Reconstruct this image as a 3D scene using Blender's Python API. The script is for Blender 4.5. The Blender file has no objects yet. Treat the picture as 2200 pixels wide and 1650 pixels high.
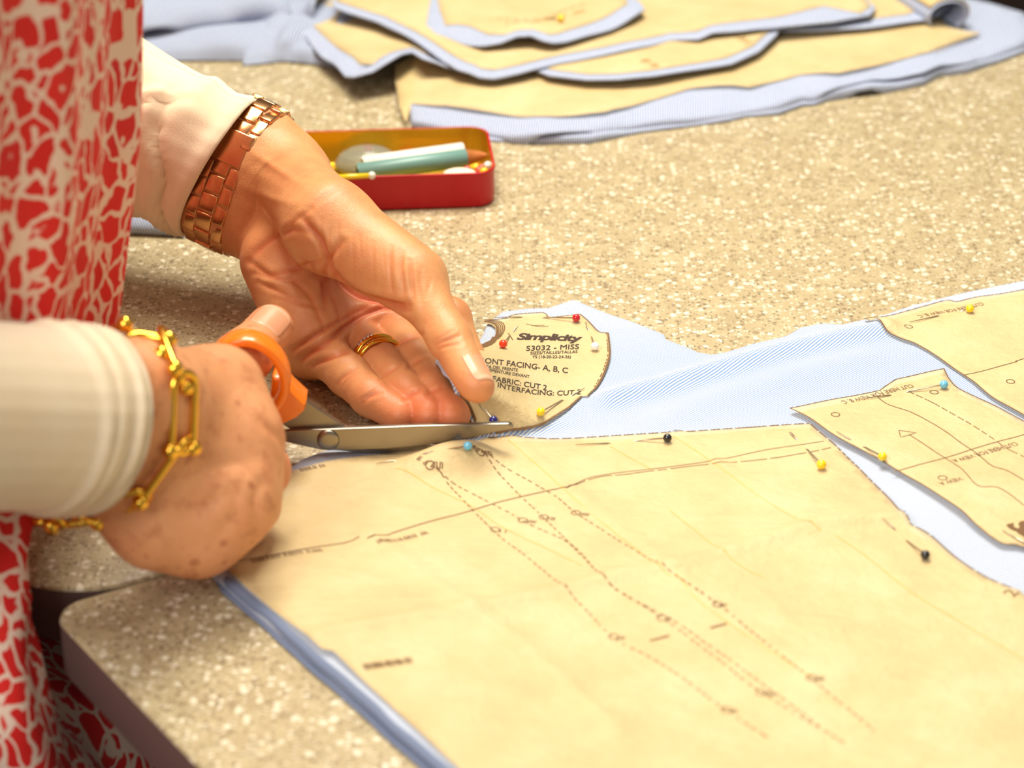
import bpy, bmesh, math, random
import numpy as np
from mathutils import Vector, Matrix
from mathutils.geometry import delaunay_2d_cdt
random.seed(7); RNG=np.random.default_rng(7)
SC=bpy.context.scene; COL=SC.collection

# ---------------------------------------------------------------- camera, world, lights, exposure
# the table plane is z = 0 in millimetres; TZ is its height over the floor in metres
TZ=0.75
F=5700.0; D=1130.0; PT=math.radians(27.0)
CAM=np.array([0,-D*math.cos(PT),D*math.sin(PT)])
FW=np.array([0,math.cos(PT),-math.sin(PT)]); UP=np.array([0,math.sin(PT),math.cos(PT)]); RT=np.array([1.,0,0])
def M(p): return Vector((float(p[0])*.001,float(p[1])*.001,float(p[2])*.001+TZ))
cd=bpy.data.cameras.new('camera'); cam=bpy.data.objects.new('camera',cd); COL.objects.link(cam)
cam.location=M(CAM); cam.rotation_euler=(math.radians(90-27),0,0)
cd.sensor_width=17.3; cd.sensor_fit='HORIZONTAL'; cd.lens=F/2200*17.3
cd.clip_start=.05; cd.clip_end=50
cd.dof.use_dof=True; cd.dof.focus_distance=1.135; cd.dof.aperture_fstop=4.2
SC.camera=cam
w=bpy.data.worlds.new('room_light'); SC.world=w; w.use_nodes=True
w.node_tree.nodes['Background'].inputs[0].default_value=(1.0,.93,.80,1)
w.node_tree.nodes['Background'].inputs[1].default_value=.22
def lamp(name,loc,aim,size,power,col):
    l=bpy.data.lights.new(name,'AREA'); l.size=size; l.energy=power; l.color=col
    o=bpy.data.objects.new(name,l); COL.objects.link(o); o.location=M(loc)
    o.rotation_euler=(Vector(aim)-Vector(loc)).to_track_quat('-Z','Y').to_euler(); return o
lamp('ceiling_lamp',(20,430,1050),(0,60,0),.42,12,(1,.945,.80))
lamp('ceiling_lamp',(-330,60,1500),(-200,-50,0),.45,9,(1,.93,.77))
lamp('window_light',(-700,-1250,1050),(0,0,0),.7,15,(1.,.965,.91))
lamp('ceiling_lamp',(900,-200,1750),(0,0,0),.45,3,(1,.945,.80))
vs=SC.view_settings; vs.view_transform='Standard'; vs.look='None'; vs.gamma=1; vs.use_curve_mapping=False; vs.exposure=0.38
SC.cycles.use_denoising=True

# ---------------------------------------------------------------- where things stand
def ray(px,py): return FW+RT*((px-1100)/F)+UP*((825-py)/F)
def P(px,py,z=0.):
    r=ray(px,py); return CAM+r*((z-CAM[2])/r[2])
def PY(px,py,y):
    r=ray(px,py); return CAM+r*((y-CAM[1])/r[1])
def chain(px,py,prev,L,sign=1):
    r=ray(px,py); r=r/np.linalg.norm(r); m=prev-CAM; b=r@m; q=b*b-(m@m-L*L)
    return CAM+r*(b+sign*math.sqrt(max(q,0)))
def proj(v):
    v=np.asarray(v)-CAM; d=v@FW; return 1100+F*(v@RT)/d, 825-F*(v@UP)/d, d

# ---------------------------------------------------------------- materials
def srgb(r,g,b):
    f=lambda c:(c/255/12.92 if c<=10 else ((c/255+.055)/1.055)**2.4)
    return (f(r),f(g),f(b),1)
class NT:
    def __init__(s,name):
        s.m=bpy.data.materials.new(name); s.m.use_nodes=True; s.t=s.m.node_tree; s.b=s.t.nodes['Principled BSDF']; s.out=s.t.nodes['Material Output']
    def n(s,t,**k):
        x=s.t.nodes.new(t)
        for a,v in k.items():
            if a.startswith('i_'): 
                key=a[2:]; key=int(key) if key.isdigit() else key.replace('_',' ')
                if isinstance(v,bpy.types.NodeSocket): s.t.links.new(v,x.inputs[key])
                else: x.inputs[key].default_value=v
            else: setattr(x,a,v)
        return x
    def L(s,a,b): s.t.links.new(a,b)
    def math(s,op,a,b=0.,c=0.,clamp=False):
        return s.n('ShaderNodeMath',operation=op,use_clamp=clamp,i_0=a,i_1=b,i_2=c).outputs[0]
    def ramp(s,fac,stops,interp='LINEAR'):
        r=s.n('ShaderNodeValToRGB',i_0=fac); e=r.color_ramp; e.interpolation=interp
        while len(e.elements)<len(stops): e.elements.new(.5)
        for el,(p,c) in zip(e.elements,stops): el.position=p; el.color=c
        return r.outputs[0]
    def mix(s,fac,a,b):
        x=s.n('ShaderNodeMix',data_type='RGBA'); 
        for sock,v in ((x.inputs[0],fac),(x.inputs[6],a),(x.inputs[7],b)):
            if isinstance(v,bpy.types.NodeSocket): s.L(v,sock)
            else: sock.default_value=v
        return x.outputs[2]
    def obj(s): return s.n('ShaderNodeTexCoord').outputs['Object']
    def uv(s): return s.n('ShaderNodeTexCoord').outputs['UV']
    def noise(s,vec,scale,detail=2,rough=.5,dist=0):
        return s.n('ShaderNodeTexNoise',i_Vector=vec,i_Scale=scale,i_Detail=detail,i_Roughness=rough,i_Distortion=dist).outputs[0]
    def bump(s,h,strength,dist=.001):
        b=s.n('ShaderNodeBump',i_Height=h,i_Strength=strength,i_Distance=dist); s.L(b.outputs[0],s.b.inputs['Normal']); return b
    def set(s,**k):
        for a,v in k.items():
            i=s.b.inputs[a.replace('_',' ')]
            if isinstance(v,bpy.types.NodeSocket): s.L(v,i)
            else: i.default_value=v
        return s.m
MAT={}
def plain(name,col,rough=.5,metal=0.,**k):
    t=NT(name); t.set(Base_Color=col,Roughness=rough,Metallic=metal,**k)
    n=t.noise(t.obj(),90,3); t.bump(n,.0 if metal>.9 else .05,.0004); MAT[name]=t.m; return t.m

# speckled laminate
t=NT('speckled_laminate'); o=t.obj()
base=t.ramp(t.noise(o,60,4,.6),[(.3,srgb(168,150,115)),(.55,srgb(180,163,127)),(.75,srgb(191,176,140))])
def flecks(scale,thr,soft,seed,col,prev,stretch=(1,1,1)):
    mp=t.n('ShaderNodeMapping',i_Vector=o,i_Location=(seed,seed*.7,0),i_Scale=stretch)
    nz=t.n('ShaderNodeTexNoise',i_Vector=mp.outputs[0],i_Scale=scale*1.3,i_Detail=1.)
    v2=t.n('ShaderNodeVectorMath',operation='MULTIPLY_ADD',i_0=nz.outputs['Color'],i_1=(.7/scale,)*3,i_2=mp.outputs[0])
    vo=t.n('ShaderNodeTexVoronoi',i_Vector=v2.outputs[0],i_Scale=scale)
    sep=t.n('ShaderNodeSeparateColor',i_0=vo.outputs['Color'])
    rad=t.math('MULTIPLY',t.math('POWER',sep.outputs[0],1.7),thr)
    f=t.math('DIVIDE',t.math('SUBTRACT',rad,vo.outputs['Distance']),soft,clamp=True)
    return t.mix(f,prev,col)
c=flecks(430,.60,.2,3.1,srgb(138,120,92),base)
c=flecks(270,.6,.2,1.7,srgb(152,134,102),c)
c=flecks(310,.60,.16,5.3,srgb(228,218,194),c)
c=flecks(520,.58,.18,9.1,srgb(206,193,164),c)
c=flecks(640,.46,.16,12.,srgb(104,86,66),c)
MAT['laminate']=t.set(Base_Color=c,Roughness=.42)
plain('table_edge',srgb(98,76,72),.55)
plain('dark_metal',srgb(30,24,24),.5,.6)
plain('wall',srgb(150,132,112),.9)
t=NT('floor_vinyl'); MAT['floor']=t.set(Base_Color=t.ramp(t.noise(t.obj(),6,5),[(.3,srgb(38,28,26)),(.7,srgb(62,46,42))]),Roughness=.6)

def striped(name,angle,period,blue,white,share=.42,use_uv=False):
    t=NT(name); v=t.uv() if use_uv else t.obj()
    mp=t.n('ShaderNodeMapping',i_Vector=v,i_Rotation=(0,0,angle))
    x=t.n('ShaderNodeSeparateXYZ',i_0=mp.outputs[0]).outputs[0]
    wob=t.math('MULTIPLY',t.math('SUBTRACT',t.noise(v,30,2),.5),.0022)
    fr=t.math('FRACT',t.math('MULTIPLY',t.math('ADD',x,wob),1/period))
    tri=t.math('ABSOLUTE',t.math('SUBTRACT',fr,.5))
    f=t.math('DIVIDE',t.math('SUBTRACT',share*.5+.07,tri),.14,clamp=True)
    weave=t.noise(v,1800,1)
    f2=t.math('MULTIPLY',f,t.math('ADD',t.math('MULTIPLY',weave,.5),.68),clamp=True)
    MAT[name]=t.set(Base_Color=t.mix(f2,white,blue),Roughness=.85,Sheen_Weight=.1)
    t.bump(weave,.12,.0003); return t.m
BL=srgb(84,136,202); WH=srgb(214,210,204)
striped('striped_cotton',math.radians(45),.00104,BL,WH)
striped('striped_cotton_far_shaded',math.radians(4),.0013,srgb(80,116,182),srgb(212,212,212),.54)  # same cotton, blue deepened to put the pile's shade into the colour
striped('striped_cotton_uv_shaded',0,.0014,srgb(80,108,164),srgb(194,198,206),.5,True)  # heap and loose fold: blue-grey shade tinted into the cloth's white
plain('cotton_edge_shaded',srgb(112,123,150),.9)  # shadowed side of the left fold painted in as darker grey-blue

t=NT('tissue'); o=t.obj()
mott=t.noise(o,28,5,.6); cr=t.noise(o,150,4,.6,1.5)
col=t.ramp(mott,[(.30,srgb(217,187,129)),(.5,srgb(224,197,140)),(.72,srgb(231,208,156))])
t.set(Base_Color=col,Roughness=.62,Sheen_Weight=.05)
mp=t.n('ShaderNodeMapping',i_Vector=o,i_Rotation=(0,0,.5),i_Scale=(18,70,20)); st=t.noise(mp.outputs[0],1.,4,.65,.8)
h=t.math('ADD',t.math('ADD',t.math('MULTIPLY',mott,1.5),t.math('MULTIPLY',cr,.4)),t.math('MULTIPLY',st,1.0)); t.bump(h,.6,.0026)
tr=t.n('ShaderNodeBsdfTransparent'); ms=t.n('ShaderNodeMixShader',i_0=.22,i_1=t.b.outputs[0],i_2=tr.outputs[0]); t.L(ms.outputs[0],t.out.inputs[0]); MAT['tissue']=t.m
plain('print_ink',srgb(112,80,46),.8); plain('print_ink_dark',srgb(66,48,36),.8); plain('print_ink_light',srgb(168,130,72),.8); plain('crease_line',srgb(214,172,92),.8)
plain('crease_gap',srgb(226,224,206),.8)

# skin: colour zones live in the vertex attribute "flush" (blood-flushed skin) and in noise (mottling, freckles)
def skin(name,base,pale,flush,freckle=0.):
    t=NT(name); o=t.obj(); a=t.n('ShaderNodeAttribute',attribute_name='flush').outputs['Fac']
    c=t.mix(t.ramp(t.noise(o,45,4,.65),[(.35,(0,0,0,1)),(.7,(1,1,1,1))]),base,pale)
    c=t.mix(a,c,flush)
    if freckle:
        c=t.mix(t.math('MULTIPLY',t.ramp(t.noise(o,130,3,.6),[(.52,(0,0,0,1)),(.68,(1,1,1,1))]),.45),c,srgb(176,98,60))
        vo=t.n('ShaderNodeTexVoronoi',i_Vector=o,i_Scale=190); s=t.n('ShaderNodeSeparateColor',i_0=vo.outputs['Color'])
        rad=t.math('MULTIPLY',t.math('POWER',s.outputs[0],3.),.5)
        f=t.math('DIVIDE',t.math('SUBTRACT',rad,vo.outputs['Distance']),.25,clamp=True)
        c=t.mix(t.math('MULTIPLY',f,freckle),c,srgb(160,84,48))
    fine=t.noise(o,700,3,.6); lines=t.n('ShaderNodeTexVoronoi',i_Vector=o,i_Scale=900,feature='DISTANCE_TO_EDGE').outputs['Distance']
    t.set(Base_Color=c,Roughness=.46,Specular_IOR_Level=.45,Subsurface_Weight=.15,Subsurface_Scale=.003,Subsurface_Radius=(1.,.35,.18))
    t.bump(t.math('ADD',t.math('ADD',fine,t.math('MULTIPLY',lines,1.3)),t.math('MULTIPLY',t.noise(o,260,3,.6,1.2),1.6)),.2,.0005); MAT[name]=t.m
skin('skin_palm',srgb(206,138,90),srgb(218,160,106),srgb(206,104,66))
skin('skin_back',srgb(218,148,100),srgb(227,162,114),srgb(212,118,84),.6)
t=NT('nail'); y=t.n('ShaderNodeSeparateXYZ',i_0=t.uv()).outputs[1]; MAT['nail']=t.set(Base_Color=t.ramp(y,[(.0,srgb(230,176,144)),(.16,srgb(222,154,116)),(.82,srgb(224,158,122)),(.90,srgb(230,180,146))]),Roughness=.32,Coat_Weight=.2)
t=NT('cream_knit'); u=t.uv()
x=t.n('ShaderNodeSeparateXYZ',i_0=u); rib=t.math('SINE',t.math('MULTIPLY',x.outputs[0],900.)); nz=t.noise(u,900,2)
t.set(Base_Color=t.ramp(t.noise(u,30,3),[(.3,srgb(240,218,184)),(.7,srgb(247,229,200))]),Roughness=.9,Sheen_Weight=.25)
t.bump(t.math('ADD',t.math('MULTIPLY',rib,.25),t.math('MULTIPLY',nz,.4)),.35,.0006); MAT['cream_knit']=t.m

t=NT('red_print'); o=t.obj()
mp=t.n('ShaderNodeMapping',i_Vector=o,i_Scale=(1.25,1.25,.95))
nz=t.n('ShaderNodeTexNoise',i_Vector=mp.outputs[0],i_Scale=48.,i_Detail=1.)
v1=t.n('ShaderNodeVectorMath',operation='MULTIPLY_ADD',i_0=nz.outputs['Color'],i_1=(.016,.016,.016),i_2=mp.outputs[0])
nz2=t.n('ShaderNodeTexNoise',i_Vector=mp.outputs[0],i_Scale=130.,i_Detail=1.)
v2=t.n('ShaderNodeVectorMath',operation='MULTIPLY_ADD',i_0=nz2.outputs['Color'],i_1=(.006,.006,.006),i_2=v1.outputs[0])
vo=t.n('ShaderNodeTexVoronoi',i_Vector=v2.outputs[0],i_Scale=82.,feature='DISTANCE_TO_EDGE'); vc=t.n('ShaderNodeTexVoronoi',i_Vector=v2.outputs[0],i_Scale=82.)
s=t.n('ShaderNodeSeparateColor',i_0=vc.outputs['Color'])
cut=t.math('MINIMUM',t.math('SUBTRACT',vo.outputs['Distance'],t.math('MULTIPLY_ADD',s.outputs[1],.07,.035)),t.math('MULTIPLY',t.math('SUBTRACT',.74,vc.outputs['Distance']),.6)); web=t.math('DIVIDE',cut,.03,clamp=True)
hole=t.math('MULTIPLY',t.math('GREATER_THAN',s.outputs[0],.80),t.math('DIVIDE',t.math('SUBTRACT',.22,vc.outputs['Distance']),.05,clamp=True))
f=t.math('SUBTRACT',web,hole,clamp=True)
c=t.mix(f,srgb(238,208,188),t.mix(s.outputs[2],srgb(214,20,18),srgb(226,34,26)))
MAT['red_print']=t.set(Base_Color=c,Roughness=.75)

plain('red_enamel',srgb(186,4,24),.34,0,Specular_IOR_Level=.35); plain('gold_lacquer',srgb(214,170,40),.3,.75)
plain('rose_gold',srgb(216,160,110),.24,1.); plain('gold',srgb(244,190,72),.14,1.); plain('dark_gap',srgb(40,22,14),.7)
plain('diamond',srgb(235,235,245),.03,.9); plain('steel',srgb(160,151,138),.32,1.); plain('pin_steel',srgb(188,176,158),.28,1.)
plain('orange_plastic',srgb(250,128,20),.28,0,Coat_Weight=.4)
for n,c in dict(red=(196,18,30),vermilion=(238,64,24),white=(236,236,236),yellow=(246,210,14),navy=(24,26,120),sky=(110,186,220),black=(20,18,22),orange=(246,150,30),green=(40,120,70)).items():
    plain('bead_'+n,srgb(*c),.12,0,Coat_Weight=.6)
plain('pen_teal',srgb(112,152,146),.35); plain('pen_white',srgb(238,234,222),.3); plain('raw_wood',srgb(196,118,58),.7); plain('chalk',srgb(236,214,196),.8)
t=NT('clear_plastic'); t.set(Base_Color=srgb(222,226,206),Roughness=.18,Transmission_Weight=.75,IOR=1.3); MAT['clear_plastic']=t.m

# ---------------------------------------------------------------- mesh helpers (millimetres in, metres out)
def V0(name,loc=(0,0,0),label=None,cat=None,group=None,kind=None,rot=None):
    o=bpy.data.objects.new(name,None); COL.objects.link(o); o.location=M(loc); o.empty_display_size=.01
    if rot is not None: o.rotation_euler=rot
    return tag(o,label,cat,group,kind)
def tag(o,label=None,cat=None,group=None,kind=None):
    for k,v in (('label',label),('category',cat),('group',group),('kind',kind)):
        if v: o[k]=v
    return o
def obj(name,verts,faces,mat,parent=None,smooth=True,uvs=None,attr=None,local=False):
    """verts in mm, world frame (or the parent's own frame when local)"""
    v=np.asarray(verts,float)
    if parent is not None:
        off=np.zeros(3) if local else np.array([parent.location.x*1000,parent.location.y*1000,(parent.location.z-TZ)*1000])
        if parent.parent is not None and not local:
            off=off+np.array([parent.parent.location.x*1000,parent.parent.location.y*1000,parent.parent.location.z*1000])
    else:
        off=np.array([(v[:,0].min()+v[:,0].max())/2,(v[:,1].min()+v[:,1].max())/2,v[:,2].min()])
    me=bpy.data.meshes.new(name); me.from_pydata(((v-off)*.001).tolist(),[],[list(map(int,f)) for f in faces])
    me.validate(); me.update()
    if smooth: me.polygons.foreach_set('use_smooth',[True]*len(me.polygons))
    if uvs is not None:
        l=me.uv_layers.new(name='UVMap'); li=np.zeros(len(me.loops),np.int32); me.loops.foreach_get('vertex_index',li)
        l.data.foreach_set('uv',(np.asarray(uvs)[li]).astype(np.float32).ravel())
    if attr is not None:
        a=me.attributes.new('flush','FLOAT','POINT'); a.data.foreach_set('value',np.asarray(attr,np.float32))
    o=bpy.data.objects.new(name,me); COL.objects.link(o)
    for m in (mat if isinstance(mat,(list,tuple)) else [mat]): me.materials.append(MAT[m])
    if parent is not None: o.parent=parent
    else: o.location=M(off)
    return o
class MB:
    def __init__(s): s.v=[]; s.f=[]; s.m=[]
    def add(s,v,f,mi=0):
        k=len(s.v); s.v+= [tuple(map(float,x)) for x in v]; s.f+=[[i+k for i in q] for q in f]; s.m+=[mi]*len(f); return s
    def build(s,name,mat,parent=None,smooth=True,local=False,**k):
        o=obj(name,s.v,s.f,mat,parent,smooth,local=local,**k)
        if len(o.data.materials)>1: o.data.polygons.foreach_set('material_index',s.m[:len(o.data.polygons)])
        return o
def frame(d,up=(0,0,1)):
    d=np.asarray(d,float); d=d/np.linalg.norm(d); u=np.asarray(up,float); u=u-d*(u@d)
    if np.linalg.norm(u)<1e-6: u=np.array([1.,0,0])-d*d[0]
    u/=np.linalg.norm(u); return d,u,np.cross(d,u)
def tube(pts,rad,n=10,closed=False,caps=True,up=(0,0,1)):
    pts=[np.asarray(p,float) for p in pts]; N=len(pts); v=[]; f=[]
    rad=[rad]*N if np.isscalar(rad) else rad
    pu=np.asarray(up,float)
    for i in range(N):
        a=pts[(i-1)%N] if closed or i else pts[i]; b=pts[(i+1)%N] if closed or i<N-1 else pts[i]
        d,u,s=frame(b-a,pu); pu=u
        for k in range(n):
            t=2*math.pi*k/n; v.append(pts[i]+rad[i]*(math.cos(t)*u+math.sin(t)*s))
    for i in range(N if closed else N-1):
        for k in range(n): j=(i+1)%N; f.append([i*n+k,j*n+k,j*n+(k+1)%n,i*n+(k+1)%n][::-1])
    if caps and not closed:
        f.append(list(range(n))); f.append([(N-1)*n+k for k in range(n)][::-1])
    return v,f
def ball(c,r,n=14,m=10,sq=(1,1,1)):
    v=[];f=[]
    for i in range(m+1):
        a=math.pi*i/m
        for k in range(n):
            b=2*math.pi*k/n; v.append((c[0]+sq[0]*r*math.sin(a)*math.cos(b),c[1]+sq[1]*r*math.sin(a)*math.sin(b),c[2]+sq[2]*r*math.cos(a)))
    for i in range(m):
        for k in range(n): f.append([i*n+k,(i+1)*n+k,(i+1)*n+(k+1)%n,i*n+(k+1)%n])
    return v,f
def rbox(c,ax,half,r=.3,seg=2):
    """rounded box: centre, three axes, three half sizes"""
    bm=bmesh.new(); bmesh.ops.create_cube(bm,size=2)
    for q in bm.verts: q.co=Vector((q.co.x*half[0],q.co.y*half[1],q.co.z*half[2]))
    bmesh.ops.bevel(bm,geom=list(bm.edges),offset=min(r,min(half)*.8),segments=seg,affect='EDGES',profile=.5)
    A=np.array(ax); v=[np.asarray(c)+np.array(q.co)@A for q in bm.verts]; bm.verts.index_update()
    f=[[x.index for x in q.verts] for q in bm.faces]; bm.free(); return v,f
def spline(pts,n,closed=False):
    p=np.asarray(pts,float); N=len(p); out=[]
    segs=N if closed else N-1
    for i in range(n):
        t=i/n*segs if closed else i/(n-1)*segs
        k=min(int(t),segs-1); u=t-k
        g=lambda j:p[j%N] if closed else p[min(max(j,0),N-1)]
        a,b,c,d=g(k-1),g(k),g(k+1),g(k+2)
        out.append(.5*((2*b)+(-a+c)*u+(2*a-5*b+4*c-d)*u*u+(-a+3*b-3*c+d)*u**3))
    return np.array(out)
def inside(poly,x,y):
    r=np.zeros(len(x),bool); n=len(poly); j=n-1
    for i in range(n):
        xi,yi=poly[i][:2]; xj,yj=poly[j][:2]
        c=((yi>y)!=(yj>y))&(x<(xj-xi)*(y-yi)/(yj-yi+1e-12)+xi); r^=c; j=i
    return r
def dist_poly(poly,x,y,closed=True):
    d=np.full(len(x),1e9); n=len(poly)
    for i in range(n if closed else n-1):
        a=np.asarray(poly[i][:2],float); b=np.asarray(poly[(i+1)%n][:2],float); ab=b-a; L=ab@ab+1e-12
        t=np.clip(((x-a[0])*ab[0]+(y-a[1])*ab[1])/L,0,1); d=np.minimum(d,np.hypot(x-a[0]-t*ab[0],y-a[1]-t*ab[1]))
    return d
def ss(x,a,b):
    t=np.clip((np.asarray(x,float)-a)/(b-a),0,1); return t*t*(3-2*t)
def resample(poly,step,closed=True):
    out=[]; n=len(poly)
    for i in range(n if closed else n-1):
        a=np.asarray(poly[i][:2],float); b=np.asarray(poly[(i+1)%n][:2],float); k=max(1,int(np.linalg.norm(b-a)/step))
        out+= [a+(b-a)*j/k for j in range(k)]
    if not closed: out.append(np.asarray(poly[-1][:2],float))
    return out
def fill(poly,step):
    """conforming triangle mesh of a polygon: boundary points, then a hex grid inside"""
    b=resample(poly,step); x0,y0=np.min(b,0); x1,y1=np.max(b,0)
    gx,gy=np.meshgrid(np.arange(x0,x1,step),np.arange(y0,y1,step*.866)); gx[1::2]+=step/2
    gx=gx.ravel();gy=gy.ravel(); k=inside(b,gx,gy); gx=gx[k];gy=gy[k]; k=dist_poly(b,gx,gy)>step*.55
    pts=[Vector(p) for p in b]+[Vector((x,y)) for x,y in zip(gx[k],gy[k])]
    nb=len(b); r=delaunay_2d_cdt(pts,[(i,(i+1)%nb) for i in range(nb)],[],1,1e-5)
    vs=np.array([(v.x,v.y) for v in r[0]]); return vs,[list(f) for f in r[2]],nb
ZL=np.concatenate([np.arange(62,30,-1.2),np.arange(30,-.6,-.5)])
def dropv(px,py,zf):
    """where the camera ray of a photo pixel first meets the surface z = zf(x, y)"""
    px=np.asarray(px,float); py=np.asarray(py,float); r=FW[None]+np.outer((px-1100)/F,RT)+np.outer((825-py)/F,UP)
    t=(ZL[None,:]-CAM[2])/r[:,2:3]; X=CAM[0]+r[:,0:1]*t; Y=CAM[1]+r[:,1:2]*t; g=zf(X.ravel(),Y.ravel()).reshape(X.shape)-ZL[None,:]
    k=np.argmax(g>=0,axis=1); k=np.where((g>=0).any(1),np.maximum(k,1),len(ZL)-1); n=np.arange(len(px)); g0=g[n,k-1]; g1=g[n,k]
    u=np.clip(np.where(g1==g0,1,-g0/(g1-g0+1e-12)),0,1); z=ZL[k-1]+(ZL[k]-ZL[k-1])*u
    return CAM+r*((z-CAM[2])/r[:,2])[:,None]
def drop(px,py,zf): return dropv([px],[py],zf)[0]

# ---------------------------------------------------------------- setting: floor, two tables
def rect(name,x0,x1,y0,y1,z0,z1,mat):
    v=[(x,y,z) for z in (z0,z1) for y in (y0,y1) for x in (x0,x1)]
    return obj(name,v,[(0,2,3,1),(4,5,7,6),(0,1,5,4),(2,6,7,3),(0,4,6,2),(1,3,7,5)],mat,smooth=False)
tag(rect('floor',-2500,2500,-2500,3000,-790,-750,'floor'),kind='structure')
tag(rect('wall_back',-2500,2500,2950,3000,-750,1900,'wall'),kind='structure')
TU=np.array([.860,.510]); TV=np.array([.555,-.832])
def table(label,corner,su,sv,flip,rad,lens):
    """slab with rounded corners: corner point, extents along the seam and along the side edge"""
    c0=np.array(corner,float); A=TU; B=TV*flip
    cs=[c0,c0+A*su,c0+A*su+B*sv,c0+B*sv]; loop=[]
    for i in range(4):
        p=cs[i]; a=cs[i-1]-p; b=cs[(i+1)%4]-p; a/=np.linalg.norm(a); b/=np.linalg.norm(b); r=rad[i]
        o=p+(a+b)*r; s=p+b*0
        for k in range(13):
            t=math.pi/2*k/12; loop.append(o-b*r*math.cos(t)-a*r*math.sin(t))
    area=sum(loop[i][0]*loop[(i+1)%len(loop)][1]-loop[(i+1)%len(loop)][0]*loop[i][1] for i in range(len(loop)))
    if area<0: loop=loop[::-1]
    n=len(loop); ctr=np.mean(loop,0)
    root=V0('worktable',(ctr[0],ctr[1],-750),label,'table')
    def inset(d): 
        out=[]
        for i in range(n):
            t=loop[(i+1)%n]-loop[i-1]; t/=np.linalg.norm(t)+1e-9; out.append(loop[i]+np.array([-t[1],t[0]])*d)
        return out
    m=MB(); rings=[(inset(1.6),0.),(inset(.5),-.35),(inset(0),-1.4)]
    v=[(p[0],p[1],z) for r,z in rings for p in r]; f=[list(range(n))]
    for k in range(2):
        for i in range(n): f.append([k*n+i,(k+1)*n+i,(k+1)*n+(i+1)%n,k*n+(i+1)%n])
    m.add(v,f); m.build('tabletop','laminate',root)
    rings=[(inset(0),-1.4),(inset(0),-22),(inset(1.2),-24),(inset(20),-24)]
    v=[(p[0],p[1],z) for r,z in rings for p in r]; f=[]
    for k in range(3):
        for i in range(n): f.append([k*n+i,(k+1)*n+i,(k+1)*n+(i+1)%n,k*n+(i+1)%n])
    f.append([3*n+i for i in range(n)][::-1]); MB().add(v,f).build('edge_band','table_edge',root)
    for i in range(4):
        p=cs[i]+(ctr-cs[i])/np.linalg.norm(ctr-cs[i])*200
        vv,ff=tube([(p[0],p[1],-750),(p[0],p[1],-24)],19,16,up=(1,0,0)); MB().add(vv,ff).build('leg','dark_metal',root)
    return root
nc=P(130,1300)[:2]+TV*0
table('grey speckled worktable nearest the camera, its rounded corner beside the red dress',np.array([-170.,-180.5]),742,700,1,[14,14,14,14],0)
table('grey speckled worktable behind the near one, holding the red tin',np.array([-170.,-180.5])-TV*1.5+TU*(-3),745,860,-1,[38,14,14,14],0)

# ---------------------------------------------------------------- heights of the cloth and paper on the table
g2=lambda x,y,c,sx,sy,a=0.: np.exp(-(((x-c[0])*math.cos(a)+(y-c[1])*math.sin(a))/sx)**2-((-(x-c[0])*math.sin(a)+(y-c[1])*math.cos(a))/sy)**2)
foldA=P(455,1215,2); foldB=P(960,1650,2)
RIDGE=[P(*q)[:2] for q in [(1305,868),(1345,855),(1420,838),(1500,812),(1600,785),(1700,757),(1800,736),(1900,718)]]
RIDGE2=[P(*q)[:2] for q in [(1430,905),(1550,862),(1680,820),(1850,775)]]
slitL=P(560,1005,3)[:2]; slitR=P(1035,937,5)[:2]
bumpc=P(955,985,6)[:2]; bump2=P(1010,955,6)[:2]; liftc=np.array([-24.,-37.]); pinchc=P(1010,850,14)[:2]
def side(x,y):
    d=slitR-slitL; return (x-slitL[0])*d[1]-(y-slitL[1])*d[0]   # <0 : far side of the cut
def wav(x,y,s,p): return np.sin(x*.061*s+p)*np.cos(y*.083*s-p*1.7)+.6*np.sin((x*.8+y)*.037*s+p*2.3)
def zcloth(x,y,flap=False):
    x=np.asarray(x,float); y=np.asarray(y,float)
    e=(foldB-foldA)[:2]; e=e/np.linalg.norm(e); dl=(x-foldA[0])*e[1]*-1+(y-foldA[1])*e[0]
    z=1.3+3.4*(1-ss(dl,8,60))*ss(-140-y,-25,10)
    z=z+.35*wav(x,y,1.,.4)*ss(np.hypot(x-40,y+20),10,60)
    d=dist_poly(RIDGE,x.ravel(),y.ravel(),False).reshape(x.shape); z=z+5.0*np.exp(-(d/6.)**2)
    d=dist_poly(RIDGE2,x.ravel(),y.ravel(),False).reshape(x.shape); z=z+1.3*np.exp(-(d/9.)**2)
    sd=side(x,y)/np.linalg.norm(slitR-slitL); fl=ss(y,slitR[1]-4,slitR[1]+10)
    if flap: m=np.maximum(ss(-sd,0,9)*fl,1-ss(x,-32,-13))
    else:
        m=ss(-sd,0,9)*fl; z=z+(1-ss(-sd,-2,2))*ss(x,-70,-45)*(9.5*g2(x,y,bumpc,18,11,.35)+2.5*g2(x,y,bump2,14,9))
    z=z+m*27.*g2(x,y,liftc,26,47,-.2)
    return z
FOLD=[[P(*q)[:2] for q in L] for L in ([(690,1396),(870,1358),(1010,1333),(1230,1285),(1330,1255),(1455,1235),(1640,1180),(1760,1145),(1960,1128)],
      [(790,1165),(900,1250),(1010,1333),(1110,1400),(1330,1590)],[(1091,942),(1215,1054),(1418,1214),(1518,1305),(1745,1455)],[(1445,936),(1655,1082),(1764,1141),(1800,1150)])]
zflap=lambda x,y: zcloth(x,y,True)
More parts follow.
